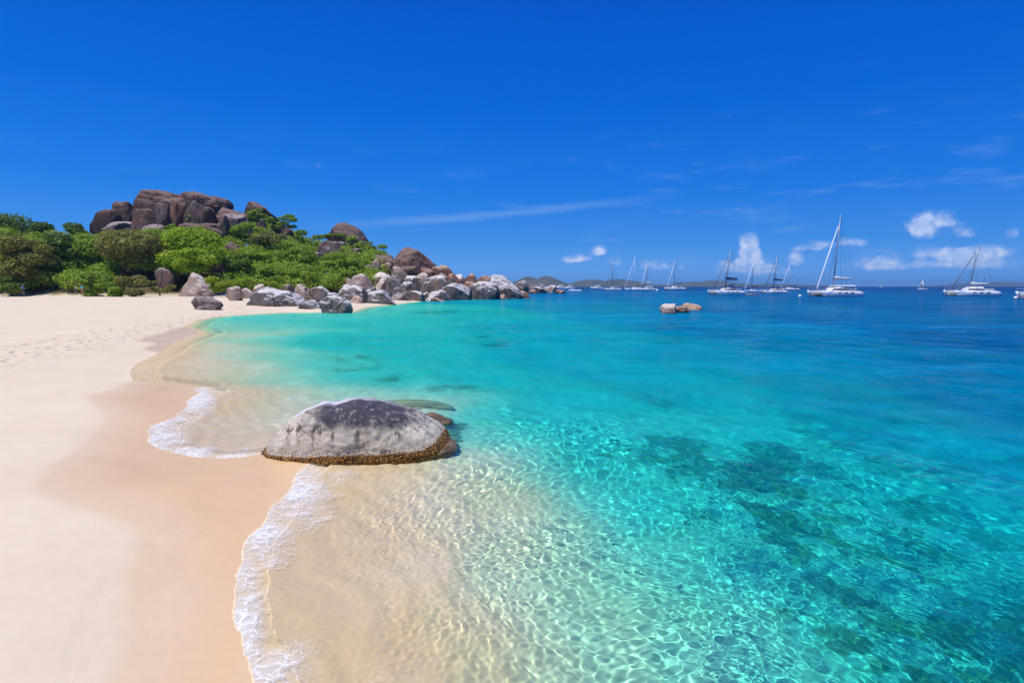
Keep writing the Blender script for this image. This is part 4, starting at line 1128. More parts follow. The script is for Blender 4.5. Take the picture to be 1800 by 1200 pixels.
# x0, x1, ytop, ybase, dist, kind, label, leaves
TREES = [
 (-60, 60, 374, 506, 134, 'dark', 'tall dark tree rising highest behind the far left of the beach', TG, 9000),
 (36, 112, 390, 508, 132, 'dark', 'dark green tree on the skyline beside the highest left one', TG, 8000),
 (96, 160, 391, 506, 134, 'dark', 'dark flat topped tree meeting the left foot of the rock hill', TG, 6000),
 (-30, 72, 414, 517, 106, 'gold', 'yellowing round tree at the left edge over the beach', TG, 9000),
 (54, 142, 408, 518, 112, 'dark', 'deep green tree between the yellowing one and the bright green one', TG, 10000),
 (108, 192, 412, 512, 116, 'green', 'bright green tree left of the olive one', TG, 8000),
 (168, 286, 402, 512, 112, 'olive', 'wide olive brown tree before the summit rocks', TG, 12000),
 (262, 392, 397, 500, 114, 'lime', 'lime green umbrella shaped tree below the summit', TG, 12000),
 (298, 372, 436, 494, 109, 'lime', 'low lime green tree in front of the umbrella shaped one', TG, 5000),
 (128, 178, 478, 520, 103, 'green', 'leafy bush beside the people under the trees', BG, 2600),
 (165, 215, 492, 522, 101, 'green', 'fresh green bush spilling onto the sand left of the round olive bush', BG, 2200),
 (200, 262, 484, 521, 101, 'olive', 'round olive bush on the sand before the wide olive tree', BG, 3000),
 (250, 300, 494, 516, 104, 'olive', 'dry olive scrub between the round bush and the tent shaped boulder', BG, 1800),
 (358, 400, 486, 515, 101, 'green', 'dense green bush right of the tent shaped boulder', BG, 2400),
 (408, 446, 490, 512, 98, 'green', 'green bush behind the little pale beach stones', BG, 1800),
 (-20, 40, 486, 517, 103, 'dark', 'dark bush under the yellowing tree at the left edge', BG, 2500),
 (60, 122, 478, 514, 112, 'dark', 'shaded bush under the deep green tree', BG, 2500),
 (326, 350, 376, 396, 131, 'green', 'small green shrub growing on the summit slab', SG, 700),
 (284, 330, 394, 410, 128, 'green', 'low green shrub on the slab above the lime tree', SG, 900),
 (426, 470, 366, 392, 148, 'green', 'green shrub clinging to the front of the second peak', SG, 1600),
 (462, 524, 376, 404, 152, 'green', 'dense dark edged shrub stepping down right of the second peak', SG, 2200),
 (404, 428, 376, 392, 146, 'green', 'small shrub in the notch left of the second peak', SG, 700),
 (394, 444, 390, 428, 132, 'green', 'broad shrub below the sloping brown ledge', SG, 2200),
 (436, 500, 404, 446, 134, 'olive', 'olive tinted shrub in the upper middle of the slope', SG, 2600),
 (498, 562, 404, 436, 146, 'green', 'round green shrub on the skyline left of the brown dome', SG, 2400),
 (560, 608, 410, 428, 156, 'green', 'green shrub across the foot of the skyline dome', SG, 1400),
 (604, 640, 414, 438, 158, 'green', 'upright shrub at the right foot of the skyline dome', SG, 1200),
 (632, 682, 424, 450, 162, 'green', 'tapering shrub on the skyline between dome and streaked peak', SG, 1700),
 (560, 636, 446, 486, 130, 'green', 'large green shrub above the cream boulder', SG, 3200),
 (500, 556, 434, 476, 128, 'green', 'big shrub in the centre of the green slope', SG, 3000),
 (420, 470, 434, 470, 122, 'green', 'shrub right of the dark boulder by the lime tree', SG, 2400),
 (392, 440, 446, 490, 114, 'dark', 'shaded green shrub right of the upright shaded boulder', SG, 2600),
 (438, 500, 468, 504, 112, 'green', 'wide shrub low on the slope above the broad grey boulder', SG, 2800),
 (494, 560, 472, 506, 114, 'green', 'low shrub over the creased boulders left of the white forked stone', SG, 2800),
 (562, 622, 474, 508, 117, 'green', 'low shrub right of the white forked stone', SG, 2400),
]
for i, (x0, x1, yt, yb, d, kd, lab, grp, n) in enumerate(TREES):
    small = grp != TG
    gd = ground_hit((x0 + x1) / 2, yb, 96, 200) if grp == SG else None
    dd = min(gd, d + 12) if gd else d
    make_tree(x0, x1, yt, yb, max(dd, d - 14), kd, lab, 500 + i * 7, int(n * 1.15), 0.0 if small else 0.22, 'bush' if grp == BG else ('shrub' if grp == SG else 'tree'),
              'bush' if grp == BG else ('shrub' if grp == SG else 'tree'), grp, leaf=0.24 if small else 0.30, lobes=10 if small else 20, flat=0.8)

# the rest of the hillside scrub, one cover nobody could count
rr = np.random.RandomState(77)
C, Rd = [], []
zones = [(385, 680, 392, 505, 330), (-120, 200, 412, 505, 160), (200, 400, 405, 470, 70), (430, 640, 470, 508, 90)]
for (xa, xb, ya, yb, n) in zones:
    k = 0; tries = 0
    while k < n and tries < n * 6:
        tries += 1
        px, py = rr.uniform(xa, xb), rr.uniform(ya, yb)
        d = ground_hit(px, py, 104, 190)
        if d is None: continue
        p = at_d(px, py, d)
        r_ = rr.uniform(0.9, 2.3)
        C.append((p.x, p.y, p.z + r_ * 0.1)); Rd.append((r_ * 1.25, r_ * 1.2, r_ * 0.75)); k += 1
q, f, lf = leaf_cloud(C, Rd, 150000, 0.27, 5)
link('scrub', np_mesh('scrub', q, f, {'leaf': lf}, smooth=False), LM['green'], kind='stuff', label='dense green scrub covering the boulder hill', cat='scrub')

# ------------------------------------------------------------------ boats
gel = simple_mat('white_gelcoat', (.82, .83, .84, 1), 0.25, var=0.04, scale=1)
gel2 = simple_mat('grey_gelcoat', (.55, .58, .60, 1), 0.35)
glassm = simple_mat('smoked_window', (.02, .03, .04, 1), 0.08, spec=0.8)
canv = {'navy': simple_mat('navy_canvas', (.02, .035, .10, 1), 0.8), 'white': simple_mat('white_canvas', (.78, .78, .76, 1), 0.8), 'grey': simple_mat('grey_canvas', (.28, .31, .34, 1), 0.8)}
alu = simple_mat('mast_aluminium', (.30, .33, .37, 1), 0.4, 0.3)
whitespar = simple_mat('white_spar', (.85, .86, .88, 1), 0.4)
wire = simple_mat('rigging_wire', (.14, .17, .22, 1), 0.5, 0.3)
boot = simple_mat('dark_antifoul', (.02, .05, .10, 1), 0.6)
netm = simple_mat('trampoline_net', (.06, .10, .10, 1), 0.9)

def raw(name, V, F, mat, parent, smooth=False):
    me = bpy.data.meshes.new(name); me.from_pydata([tuple(v) for v in V], [], F)
    if smooth: me.polygons.foreach_set('use_smooth', np.ones(len(F), bool))
    bm = bmesh.new(); bm.from_mesh(me); bmesh.ops.recalc_face_normals(bm, faces=bm.faces); bm.to_mesh(me); bm.free()
    return link(name, me, mat, parent)
def tube(name, pts, rads, mat, parent, seg=8):
    V, F = taper_tube(pts, rads, seg)
    n = len(pts)
    F = F + [tuple(range(seg - 1, -1, -1)), tuple(range((n - 1) * seg, n * seg))]
    return raw(name, V, F, mat, parent, True)
def tubes(name, segs, mat, parent, seg=6):
    V, F = [], []
    for pts, rads in segs:
        v, f = taper_tube(pts, rads, seg); o = len(V)
        V += v; F += [tuple(i + o for i in q) for q in f]
    return raw(name, V, F, mat, parent, True)
def bars(name, segs, mat, parent, seg=6):
    for sg in segs: tubes(name, [sg], mat, parent, seg)
def loft(name, sections, mat, parent, smooth=False, close=True):
    """sections: rings of equally many points"""
    V, F = [], []
    n = len(sections[0])
    for s in sections: V += [tuple(p) for p in s]
    for i in range(len(sections) - 1):
        for j in range(n):
            F.append((i * n + j, i * n + (j + 1) % n, (i + 1) * n + (j + 1) % n, (i + 1) * n + j))
    if close:
        F.append(tuple(range(n - 1, -1, -1))); F.append(tuple(range((len(sections) - 1) * n, len(sections) * n)))
    return raw(name, V, F, mat, parent, smooth)
def hull_sections(L, w, h, y0=0.0, draft=0.35, sheer=0.15, bow=0.06, fullness=0.55, n=13, stern=0.85):
    secs = []
    for i in range(n):
        u = i / (n - 1)                     # 0 bow .. 1 stern
        x = -L / 2 + u * L
        b = w / 2 * min(1.0, (0.02 + (u / fullness)) ** 0.7 if u < fullness else 1.0) * (1 if u < 0.7 else 1 - (1 - stern) * (u - 0.7) / 0.3)
        top = h * (1 + sheer * (1 - u) ** 2)
        if u > 0.93: top *= 0.72             # boarding steps
        rake = bow * L * (1 - u) ** 6
        ring = []
        for (yy, zz) in ((-1, 1), (-1.0, 0.55), (-0.86, 0.12), (-0.45, -0.6), (0, -1), (0.45, -0.6), (0.86, 0.12), (1.0, 0.55), (1, 1)):
            z = zz * top if zz > 0 else zz * draft
            ring.append((x + rake * (1 - max(0, zz)) , y0 + yy * b, z))
        secs.append(ring)
    return secs
def rounded_box_sections(x0, x1, w0, w1, z0, z1, slope_f=0.35, slope_b=0.08, n=9, tumble=0.82, y0=0.0):
    secs = []
    for i in range(n):
        u = i / (n - 1)
        x = x0 + (x1 - x0) * u
        hh = (z1 - z0) * min(1, (u / slope_f) ** 0.6 if u < slope_f else 1) * min(1, ((1 - u) / slope_b) ** 0.6 if u > 1 - slope_b else 1)
        hh = max(hh, 0.02)
        w = w0 + (w1 - w0) * min(1, u / 0.4)
        secs.append([(x, y0 - w / 2, z0), (x, y0 - w / 2 * (1 - (1 - tumble) * 0.5), z0 + hh * 0.7), (x, y0 - w / 2 * tumble * 0.9, z0 + hh), (x, y0 + w / 2 * tumble * 0.9, z0 + hh), (x, y0 + w / 2 * (1 - (1 - tumble) * 0.5), z0 + hh * 0.7), (x, y0 + w / 2, z0)])
    return secs
def slab(name, x0, x1, y0, y1, z0, z1, mat, parent, bev=0.06):
    bm = bmesh.new(); bmesh.ops.create_cube(bm, size=1)
    for v in bm.verts:
        v.co = Vector((x0 + (v.co.x + .5) * (x1 - x0), y0 + (v.co.y + .5) * (y1 - y0), z0 + (v.co.z + .5) * (z1 - z0)))
    if bev: bmesh.ops.bevel(bm, geom=bm.edges[:], offset=min(bev, 0.4 * min(x1 - x0, y1 - y0, z1 - z0)), segments=2, affect='EDGES')
    me = bpy.data.meshes.new(name); bm.to_mesh(me); bm.free()
    return link(name, me, mat, parent)
def root_at(name, label, cat, group, px, py, d, face):
    """face: bearing of the bow against the line of sight, degrees; 90 = bow to the left, square on; less = bow turned to the viewer"""
    o = bpy.data.objects.new(name, None); COL.objects.link(o)
    p = at_d(px, py, d)
    o.location = (p.x, p.y, 0)
    los = math.atan2(p.x, p.y)
    # local -X is the bow; face=90 puts it to the viewer's left
    o.rotation_euler = (0, 0, -los + math.radians(90 - face))
    o['label'] = label; o['category'] = cat
    if group: o['group'] = group
    return o

def catamaran(px, d, L, mast_h, label, face=55, canvas='white', jib=whitespar, rake=0.05, boom_z=4.6, sail=True, hard=True, beam=None, fly=False, mastm=alu, group='catamarans moored in the bay', py=520):
    r = root_at('catamaran', label, 'catamaran', group, px, py, d, face)
    B = beam or L * 0.52
    hw = L * 0.115; hh = L * 0.115
    for s in (-1, 1):
        hl = loft('hull', hull_sections(L, hw, hh, s * (B / 2 - hw / 2)), gel, r, True)
        loft('antifoul', [[(x * 0.999, s * (B / 2 - hw / 2) + (y - s * (B / 2 - hw / 2)) * 1.01, min(z, 0.10)) for x, y, z in ring] for ring in hull_sections(L, hw, hh, s * (B / 2 - hw / 2))], boot, hl, True)
        yo = s * (B / 2 + 0.012)
        for k in range(3):
            x0 = -L * 0.12 + k * L * 0.15
            slab('porthole', x0, x0 + L * 0.085, yo - 0.02, yo + 0.01, hh * 0.62, hh * 0.80, glassm, hl, 0.02)
    slab('deck', -L * 0.16, L * 0.42, -B / 2 + hw * 0.4, B / 2 - hw * 0.4, hh * 0.55, hh * 1.02, gel, r, 0.1)
    tb = [(-L * 0.43, -B / 2 + hw, hh * 1.0), (-L * 0.43, B / 2 - hw, hh * 1.0), (-L * 0.16, B / 2 - hw, hh * 0.98), (-L * 0.16, -B / 2 + hw, hh * 0.98)]
    raw('trampoline', tb + [(x, y, z - 0.05) for x, y, z in tb], [(0, 1, 2, 3), (7, 6, 5, 4), (0, 4, 5, 1), (1, 5, 6, 2), (2, 6, 7, 3), (3, 7, 4, 0)], netm, r)
    tube('crossbeam', [(-L * 0.44, -B / 2 + hw * .6, hh * 1.05), (-L * 0.44, B / 2 - hw * .6, hh * 1.05)], [0.12, 0.12], whitespar, r)
    cz = hh * 1.02; ch = L * 0.095
    cab = loft('cabin', rounded_box_sections(-L * 0.17, L * 0.22, B * 0.45, B * 0.72, cz, cz + ch), gel, r)
    wsec = rounded_box_sections(-L * 0.145, L * 0.19, B * 0.47, B * 0.745, cz + ch * 0.25, cz + ch * 0.62, slope_f=0.12, tumble=0.99)
    loft('window', wsec, glassm, cab)
    top = cz + ch
    if hard:
        ht = loft('hardtop', rounded_box_sections(-L * 0.08, L * 0.40, B * 0.50, B * 0.72, top + 0.12, top + 0.34, slope_f=0.15, tumble=0.9), gel if canvas == 'white' else canv[canvas], r)
        bars('support', [([(L * a, s * B * 0.30, cz), (L * a, s * B * 0.30, top + 0.2)], [0.06, 0.06]) for a in (0.24, 0.38) for s in (-1, 1)], whitespar, r)
    if fly:
        bars('flybridge_frame', [([(L * a, s * B * 0.22, top + 0.2), (L * a, s * B * 0.22, top + 2.1)], [0.05, 0.05]) for a in (-0.02, 0.26) for s in (-1, 1)], whitespar, r)
        slab('flybridge_canopy', -L * 0.06, L * 0.28, -B * 0.27, B * 0.27, top + 2.1, top + 2.25, canv[canvas], r)
        slab('flybridge_seat', L * 0.02, L * 0.2, -B * 0.2, B * 0.2, top + 0.35, top + 0.95, gel2, r)
    slab('cockpit_seat', L * 0.26, L * 0.40, -B * 0.3, B * 0.3, cz, cz + 0.5, gel2, r)
    mx = -L * 0.04
    mtop = (mx + rake * mast_h, 0, mast_h)
    mast = tube('mast', [(mx, 0, top - 0.2), (mx + rake * mast_h * .5, 0, mast_h * 0.5), mtop], [0.17, 0.16, 0.09], mastm, r)
    bars('spreader', [([(mx + rake * mast_h * k, -B * 0.16, mast_h * k), (mx + rake * mast_h * k, B * 0.16, mast_h * k)], [0.05, 0.05]) for k in (0.45, 0.7)], mastm, mast)
    jb = tube('furled_jib', [(-L * 0.43, 0, hh * 1.15), (-L * 0.41, 0, hh * 1.15 + 0.8), (mx + rake * mast_h * .9 - 0.4, 0, mast_h * 0.86)], [0.05, 0.17, 0.09], jib, r)
    sh = [([(mx + L * 0.04, s * (B / 2 - hw * .4), hh), (mx + rake * mast_h * .9, 0, mast_h * 0.9)], [0.03, 0.03]) for s in (-1, 1)]
    sh += [([(-L * 0.40, s * (B / 2 - hw), hh), (mx + rake * mast_h * .45, 0, mast_h * 0.52)], [0.022, 0.022]) for s in (-1, 1)]
    sh += [([(L * 0.44, s * (B / 2 - hw), hh), mtop], [0.022, 0.022]) for s in (-1, 1)]
    bars('stay', sh, wire, r, 4)
    if sail:
        bz = boom_z
        bm_ = tube('boom', [(mx + 0.2, 0, bz), (mx + L * 0.40, 0, bz - 0.05)], [0.12, 0.10], mastm, r)
        V = []
        secs = []
        for i in range(10):
            u = i / 9
            x = mx + 0.15 + u * L * 0.40
            rz = (0.62 - 0.34 * u) * (0.93 + 0.1 * math.sin(7 * u)); ry = 0.26 - 0.1 * u
            secs.append([(x, ry * math.cos(a), bz + 0.1 + rz * 0.5 + rz * 0.5 * math.sin(a)) for a in [k * math.pi / 4 for k in range(8)]])
        loft('sail_cover', secs, canv['white'] if canvas == 'white' else canv[canvas], bm_, True)
    for s in (-1, 1):
        rl = []
        y = s * (B / 2 - 0.12)
        rl += [([(-L * 0.44, y, hh * 1.1 + 0.6), (0, y, hh + 0.62), (L * 0.36, y, hh + 0.6)], [0.02] * 3)]
        rl += [([(-L * 0.44 + k * L * 0.13, y, hh), (-L * 0.44 + k * L * 0.13, y, hh + 0.64)], [0.02, 0.02]) for k in range(7)]
        tubes('guard_rail', rl, whitespar, r, 4)
    return r

def motor_yacht(px, d, L, label, face=70, fly=True, canvas='white', group='motor yachts anchored past the point', py=508):
    r = root_at('motor_yacht', label, 'motor yacht', group, px, py, d, face)
    w, h = L * 0.27, L * 0.115
    loft('hull', hull_sections(L, w, h, 0, 0.4, 0.45, 0.10, 0.6), gel, r, True)
    slab('deck', -L * 0.28, L * 0.46, -w * 0.42, w * 0.42, h * 0.8, h * 1.06, gel, r)
    cab = loft('cabin', rounded_box_sections(-L * 0.26, L * 0.26, w * 0.5, w * 0.86, h * 1.06, h * 1.06 + L * 0.105, slope_f=0.45), gel, r)
    loft('window', rounded_box_sections(-L * 0.16, L * 0.22, w * 0.6, w * 0.885, h * 1.06 + L * 0.035, h * 1.06 + L * 0.075, slope_f=0.2, tumble=0.99), glassm, cab)
    if fly:
        z = h * 1.06 + L * 0.105
        loft('flybridge', rounded_box_sections(-L * 0.06, L * 0.30, w * 0.6, w * 0.8, z, z + L * 0.05, slope_f=0.3), gel, r)
        tubes('radar_arch', [([(L * 0.2, s * w * 0.36, z), (L * 0.25, s * w * 0.3, z + L * 0.12)], [0.07, 0.07]) for s in (-1, 1)] + [([(L * 0.25, -w * 0.3, z + L * 0.12), (L * 0.25, w * 0.3, z + L * 0.12)], [0.07, 0.07])], whitespar, r)
        slab('canopy', L * 0.02, L * 0.25, -w * 0.34, w * 0.34, z + L * 0.115, z + L * 0.13, canv[canvas], r)
    bars('guard_rail', [([(-L * 0.46, 0, h * 1.45 + .5), (-L * 0.3, s * w * 0.4, h * 1.25 + .5), (0, s * w * 0.46, h * 1.1 + .5)], [0.03] * 3) for s in (-1, 1)], whitespar, r, 4)
    return r

def sloop(px, d, L, mast_h, label, face=70, canvas='white', jib=whitespar, rake=0.03, mastm=alu, group='sailing boats moored in the bay', set_sail=False, py=510):
    r = root_at('sailing_boat', label, 'sailing boat', group, px, py, d, face)
    w, h = L * 0.28, L * 0.085
    loft('hull', hull_sections(L, w, h, 0, 0.4, 0.25, 0.12, 0.55, stern=0.75), gel, r, True)
    slab('deck', -L * 0.3, L * 0.42, -w * 0.36, w * 0.36, h * 0.8, h * 1.05, gel, r)
    cab = loft('cabin', rounded_box_sections(-L * 0.20, L * 0.16, w * 0.35, w * 0.62, h * 1.05, h * 1.05 + L * 0.045, slope_f=0.3), gel, r)
    loft('window', rounded_box_sections(-L * 0.1, L * 0.12, w * 0.5, w * 0.64, h * 1.05 + L * 0.014, h * 1.05 + L * 0.030, slope_f=0.2, tumble=0.99), glassm, cab)
    mx = -L * 0.08; z0 = h * 1.05
    tube('mast', [(mx, 0, z0), (mx + rake * mast_h, 0, mast_h)], [0.13, 0.08], mastm, r)
    b = tube('boom', [(mx, 0, z0 + 1.4), (mx + L * 0.36, 0, z0 + 1.4)], [0.09, 0.07], mastm, r)
    if set_sail:
        V = [(mx + 0.1, 0.02, z0 + 1.5), (mx + L * 0.34, 0.5, z0 + 1.5), (mx + rake * mast_h, 0.02, mast_h * 0.97), (mx + L * 0.18, 0.6, z0 + mast_h * 0.35)]
        V2 = [(x, y + 0.05, z) for x, y, z in V]
        raw('mainsail', V + V2, [(0, 1, 3), (1, 2, 3), (0, 3, 2), (4, 7, 5), (5, 7, 6), (4, 6, 7), (0, 4, 5, 1), (1, 5, 6, 2), (2, 6, 4, 0)], canv['white'], r, True)
        V = [(-L * 0.46, 0, h * 1.3), (mx - 0.2, 0.7, z0 + 1.0), (mx + rake * mast_h, 0, mast_h * 0.85), (-L * 0.22, 0.7, z0 + mast_h * 0.3)]
        V2 = [(x, y + 0.05, z) for x, y, z in V]
        raw('headsail', V + V2, [(0, 1, 3), (1, 2, 3), (0, 3, 2), (4, 7, 5), (5, 7, 6), (4, 6, 7), (0, 4, 5, 1), (1, 5, 6, 2), (2, 6, 4, 0)], canv['white'], r, True)
    else:
        loft('sail_cover', [[(mx + u * L * 0.36, 0.2 * math.cos(a), z0 + 1.6 + (0.3 - 0.15 * u) * math.sin(a)) for a in [k * math.pi / 3 for k in range(6)]] for u in (0, .3, .6, 1)], canv[canvas], b, True)
        tube('furled_jib', [(-L * 0.47, 0, h * 1.35), (-L * 0.45, 0, h * 1.35 + 0.7), (mx + rake * mast_h, 0, mast_h * 0.93)], [0.04, 0.13, 0.06], jib, r)
    bars('stay', [([(mx, s * w * 0.45, h), (mx + rake * mast_h, 0, mast_h * 0.95)], [0.025, 0.025]) for s in (-1, 1)] + [([(L * 0.47, 0, h), (mx + rake * mast_h, 0, mast_h)], [0.022, 0.022])], wire, r, 4)
    if canvas != 'white':
        loft('bimini', rounded_box_sections(L * 0.12, L * 0.40, w * 0.6, w * 0.7, z0 + 1.7, z0 + 1.95, slope_f=0.2), canv[canvas], r)
        bars('bimini_frame', [([(L * a, s * w * 0.33, z0), (L * a, s * w * 0.33, z0 + 1.75)], [0.03, 0.03]) for a in (.15, .37) for s in (-1, 1)], whitespar, r)
    return r

# the large ones, left to right
catamaran(1466, 139, 11.4, 19.6, 'large white catamaran with the tallest mast and a white furled jib', face=50, canvas='white', rake=0.055, boom_z=4.2)
catamaran(1706, 150, 11.0, 13.2, 'white catamaran on the right with a dark furled jib and drooping sail cover', face=58, canvas='white', jib=wire, rake=0.11, boom_z=2.9, hard=False)
catamaran(1276, 172, 9.9, 13.6, 'broad white catamaran with navy flybridge canopy and a dark slanting jib', face=58, canvas='navy', jib=wire, rake=0.10, boom_z=4.6, fly=True)
catamaran(1186, 372, 12.8, 20.5, 'white catamaran alone in the gap with a blue grey hardtop', face=62, canvas='grey', jib=whitespar, rake=0.0, fly=True)
catamaran(1077, 340, 9.6, 18.0, 'white catamaran with dark thin mast before the island ridge', face=66, canvas='grey', jib=wire, rake=0.0)
catamaran(1137, 345, 9.5, 17.0, 'white catamaran hidden behind the white masted boat', face=66, canvas='white', jib=whitespar, rake=0.02, fly=True)
catamaran(1852, 112, 11.0, 10.0, 'white catamaran whose bow enters at the right edge of the view', face=50, canvas='white', sail=False)
catamaran(1360, 205, 8.2, 13.0, 'low white catamaran with a thin slanting mast, right of the red kayak', face=68, canvas='navy', jib=wire, rake=0.07)
sloop(1118, 318, 14.0, 18.6, 'white sailing boat with a bright white mast and navy sail cover', face=75, canvas='navy', mastm=whitespar, rake=0.0)
sloop(1323, 245, 7.8, 13.5, 'small white sailing boat with navy bimini behind the broad catamaran', face=60, canvas='navy', rake=0.04)
sloop(1388, 350, 12.0, 16.5, 'white sailing boat with a white mast behind the low catamaran', face=65, canvas='navy', mastm=whitespar, rake=0.02)
sloop(1621, 430, 6.5, 7.6, 'little sailing boat under white sail near the horizon', face=80, set_sail=True, group=None)
sloop(1549, 1300, 8.0, 7.5, 'tiny white sail on the horizon between the two big catamarans', face=80, set_sail=True, group=None)
motor_yacht(1000, 480, 10.5, 'white motor yacht just right of the low reef', face=70)
motor_yacht(1049, 470, 11.0, 'small white motor yacht before the left island', face=72)
motor_yacht(968, 420, 12.0, 'white motor yacht half hidden behind the pale reef rock', face=68, canvas='navy')
motor_yacht(946, 440, 13.5, 'white motor yacht showing above the dark reef rocks', face=66)
motor_yacht(983, 520, 12.0, 'white motor yacht between the reef tip and the clear one', face=75)

def dinghy(px, py, d, L, hullm, label, name, cat, face=85, group=None, open_=True):
    r = root_at(name, label, cat, group, px, py, d, face)
    w, h = L * 0.34, L * 0.12
    if open_:
        ps = [(-L * .5, 0), (-L * .38, -w * .32), (-L * .15, -w * .46), (L * .45, -w * .46)]
        pts = [(x, y, h * 0.5 + (0.1 * L * max(0, -x / L - .2))) for x, y in ps]
        bars('side_tube', [(pts[::-1], [h * .45, h * .5, h * .5, h * .4]), ([(x, -y, z) for x, y, z in pts[::-1]], [h * .45, h * .5, h * .5, h * .4])], hullm, r, 8)
        slab('floor', -L * .36, L * .44, -w * .40, w * .40, 0.02, h * .35, gel2, r, 0.03)
        slab('seat', L * 0.02, L * 0.12, -w * .42, w * .42, h * .6, h * .75, gel, r, 0.02)
        slab('outboard_motor', L * .44, L * .54, -w * .12, w * .12, h * .2, h * 1.8, boot, r, 0.05)
    else:
        loft('hull', hull_sections(L, L * 0.2, L * 0.07, 0, 0.08, 0.6, 0.05, 0.5, stern=0.35), hullm, r, True)
        slab('seat', -L * .02, L * .14, -L * .055, L * .055, L * .07, L * .10, gel2, r, 0.02)
    return r
dinghy(1012, 512, 275, 6.3, gel, 'white open dinghy right of the reef tip', 'dinghy', 'dinghy', 88)
redm = simple_mat('red_plastic', (.60, .05, .04, 1), 0.4); yelm = simple_mat('yellow_plastic', (.75, .55, .03, 1), 0.4)
dinghy(1326, 517, 176, 2.9, redm, 'red kayak floating beside the broad catamaran', 'kayak', 'kayak', 82, None, False)
dinghy(1314, 517, 172, 2.4, yelm, 'yellow kayak beside the red one at the broad catamaran', 'kayak', 'kayak', 96, None, False)
def buoy(px, py, label, s=0.35, m=gel):
    p = on_z(px, py)
    k = p.y / 100.0
    r = bpy.data.objects.new('mooring_buoy', None); COL.objects.link(r); r.location = (p.x, p.y, 0)
    r['label'] = label; r['category'] = 'buoy'; r['group'] = 'mooring buoys'
    P, f = ICO[4]; q = P * s
    link('float', np_mesh('float', q + np.array([0, 0, s * .5]), f), m, r)
    tube('ring', [(0, 0, s * 1.4), (0, 0, s * 1.9)], [0.05, 0.05], wire, r)
buoy(1406, 522, 'white mooring buoy left of the largest catamaran', 0.38)
buoy(1155, 511.5, 'white mooring buoy between the white masted boat and the lone catamaran', 0.7)
buoy(1785, 525, 'white mooring buoy ahead of the bow at the right edge', 0.34)

# ------------------------------------------------------------------ far islands
m, nt, out = new_mat('island_scrub')
pos = nt.node('ShaderNodeNewGeometry').outputs['Position']
n1 = nt.noise(pos, 0.006, 6, 0.65); n2 = nt.noise(pos, 0.03, 5, 0.6)
c = nt.mix(nt.smooth(n1, 0.35, 0.65), (.055, .085, .035, 1), (.13, .115, .06, 1))
c = nt.mix(nt.smooth(n2, 0.6, 0.75, 0, 0.4), c, (.20, .18, .14, 1))
principled(nt, out, c, 0.9, nt.bump(n2, 1.0, 8.0), spec=0.1)
isl = m
def island(pts, d, seed, label, depth=500):
    """pts: skyline pixels; a ridge with slopes and spurs on both sides"""
    xs_ = np.array([at_d(px, 503, d).x for px, _ in pts]); zs_ = np.array([max(0, at_d(px, py, d).z - 2.0) for px, py in pts])
    n, mrow = 160, 46
    X = np.linspace(xs_[0], xs_[-1], n); v = np.linspace(-1, 1, mrow)
    XX, VV = np.meshgrid(X, v)
    crest = np.interp(XX, xs_, zs_)
    YY = d + VV * depth + 60 * fbm(XX / 300, VV * 2, seed, 3)
    spur = 1 + 0.55 * fbm(XX / 170, VV * 1.6 + 5, seed + 3, 4) * np.abs(VV) ** 0.5 * (1 - np.abs(VV)) * 2
    ZZ = crest * (1 - np.abs(VV) ** 1.4) * spur + 5 * fbm(XX / 60, YY / 60, seed, 3) * (1 - np.abs(VV)) * np.clip(crest / 30, 0, 1) - 3
    idx = np.arange(n * mrow).reshape(mrow, n)
    f = np.stack([idx[:-1, :-1], idx[:-1, 1:], idx[1:, 1:], idx[1:, :-1]], -1).reshape(-1, 4)
    me = np_mesh('island', np.stack([XX, YY, ZZ], -1).reshape(-1, 3), f)
    return link('island_hill', me, isl, kind='structure', label=label, cat='island')
island([(880, 504), (902, 494), (915, 487), (925, 482), (934, 483), (944, 487), (952, 483), (963, 483), (975, 487), (990, 494), (1010, 503)], 2600, 1, 'hazy two humped island just past the point')
island([(975, 504), (1000, 498), (1018, 493), (1034, 489), (1050, 489.5), (1062, 494), (1075, 489), (1088, 488), (1102, 490), (1118, 496), (1135, 500), (1165, 499), (1190, 503)], 3400, 2, 'long hazy island behind the left moored boats', 600)
island([(1190, 504), (1205, 497), (1222, 493), (1234, 495), (1245, 491), (1262, 492), (1285, 496), (1310, 500), (1345, 498), (1400, 499), (1440, 501), (1500, 504)], 3900, 3, 'low hazy island behind the broad catamaran', 600)
island([(1660, 504), (1700, 500), (1730, 497), (1752, 494), (1775, 496), (1800, 499), (1900, 502), (1990, 504)], 5600, 4, 'very faint far island on the right horizon', 900)

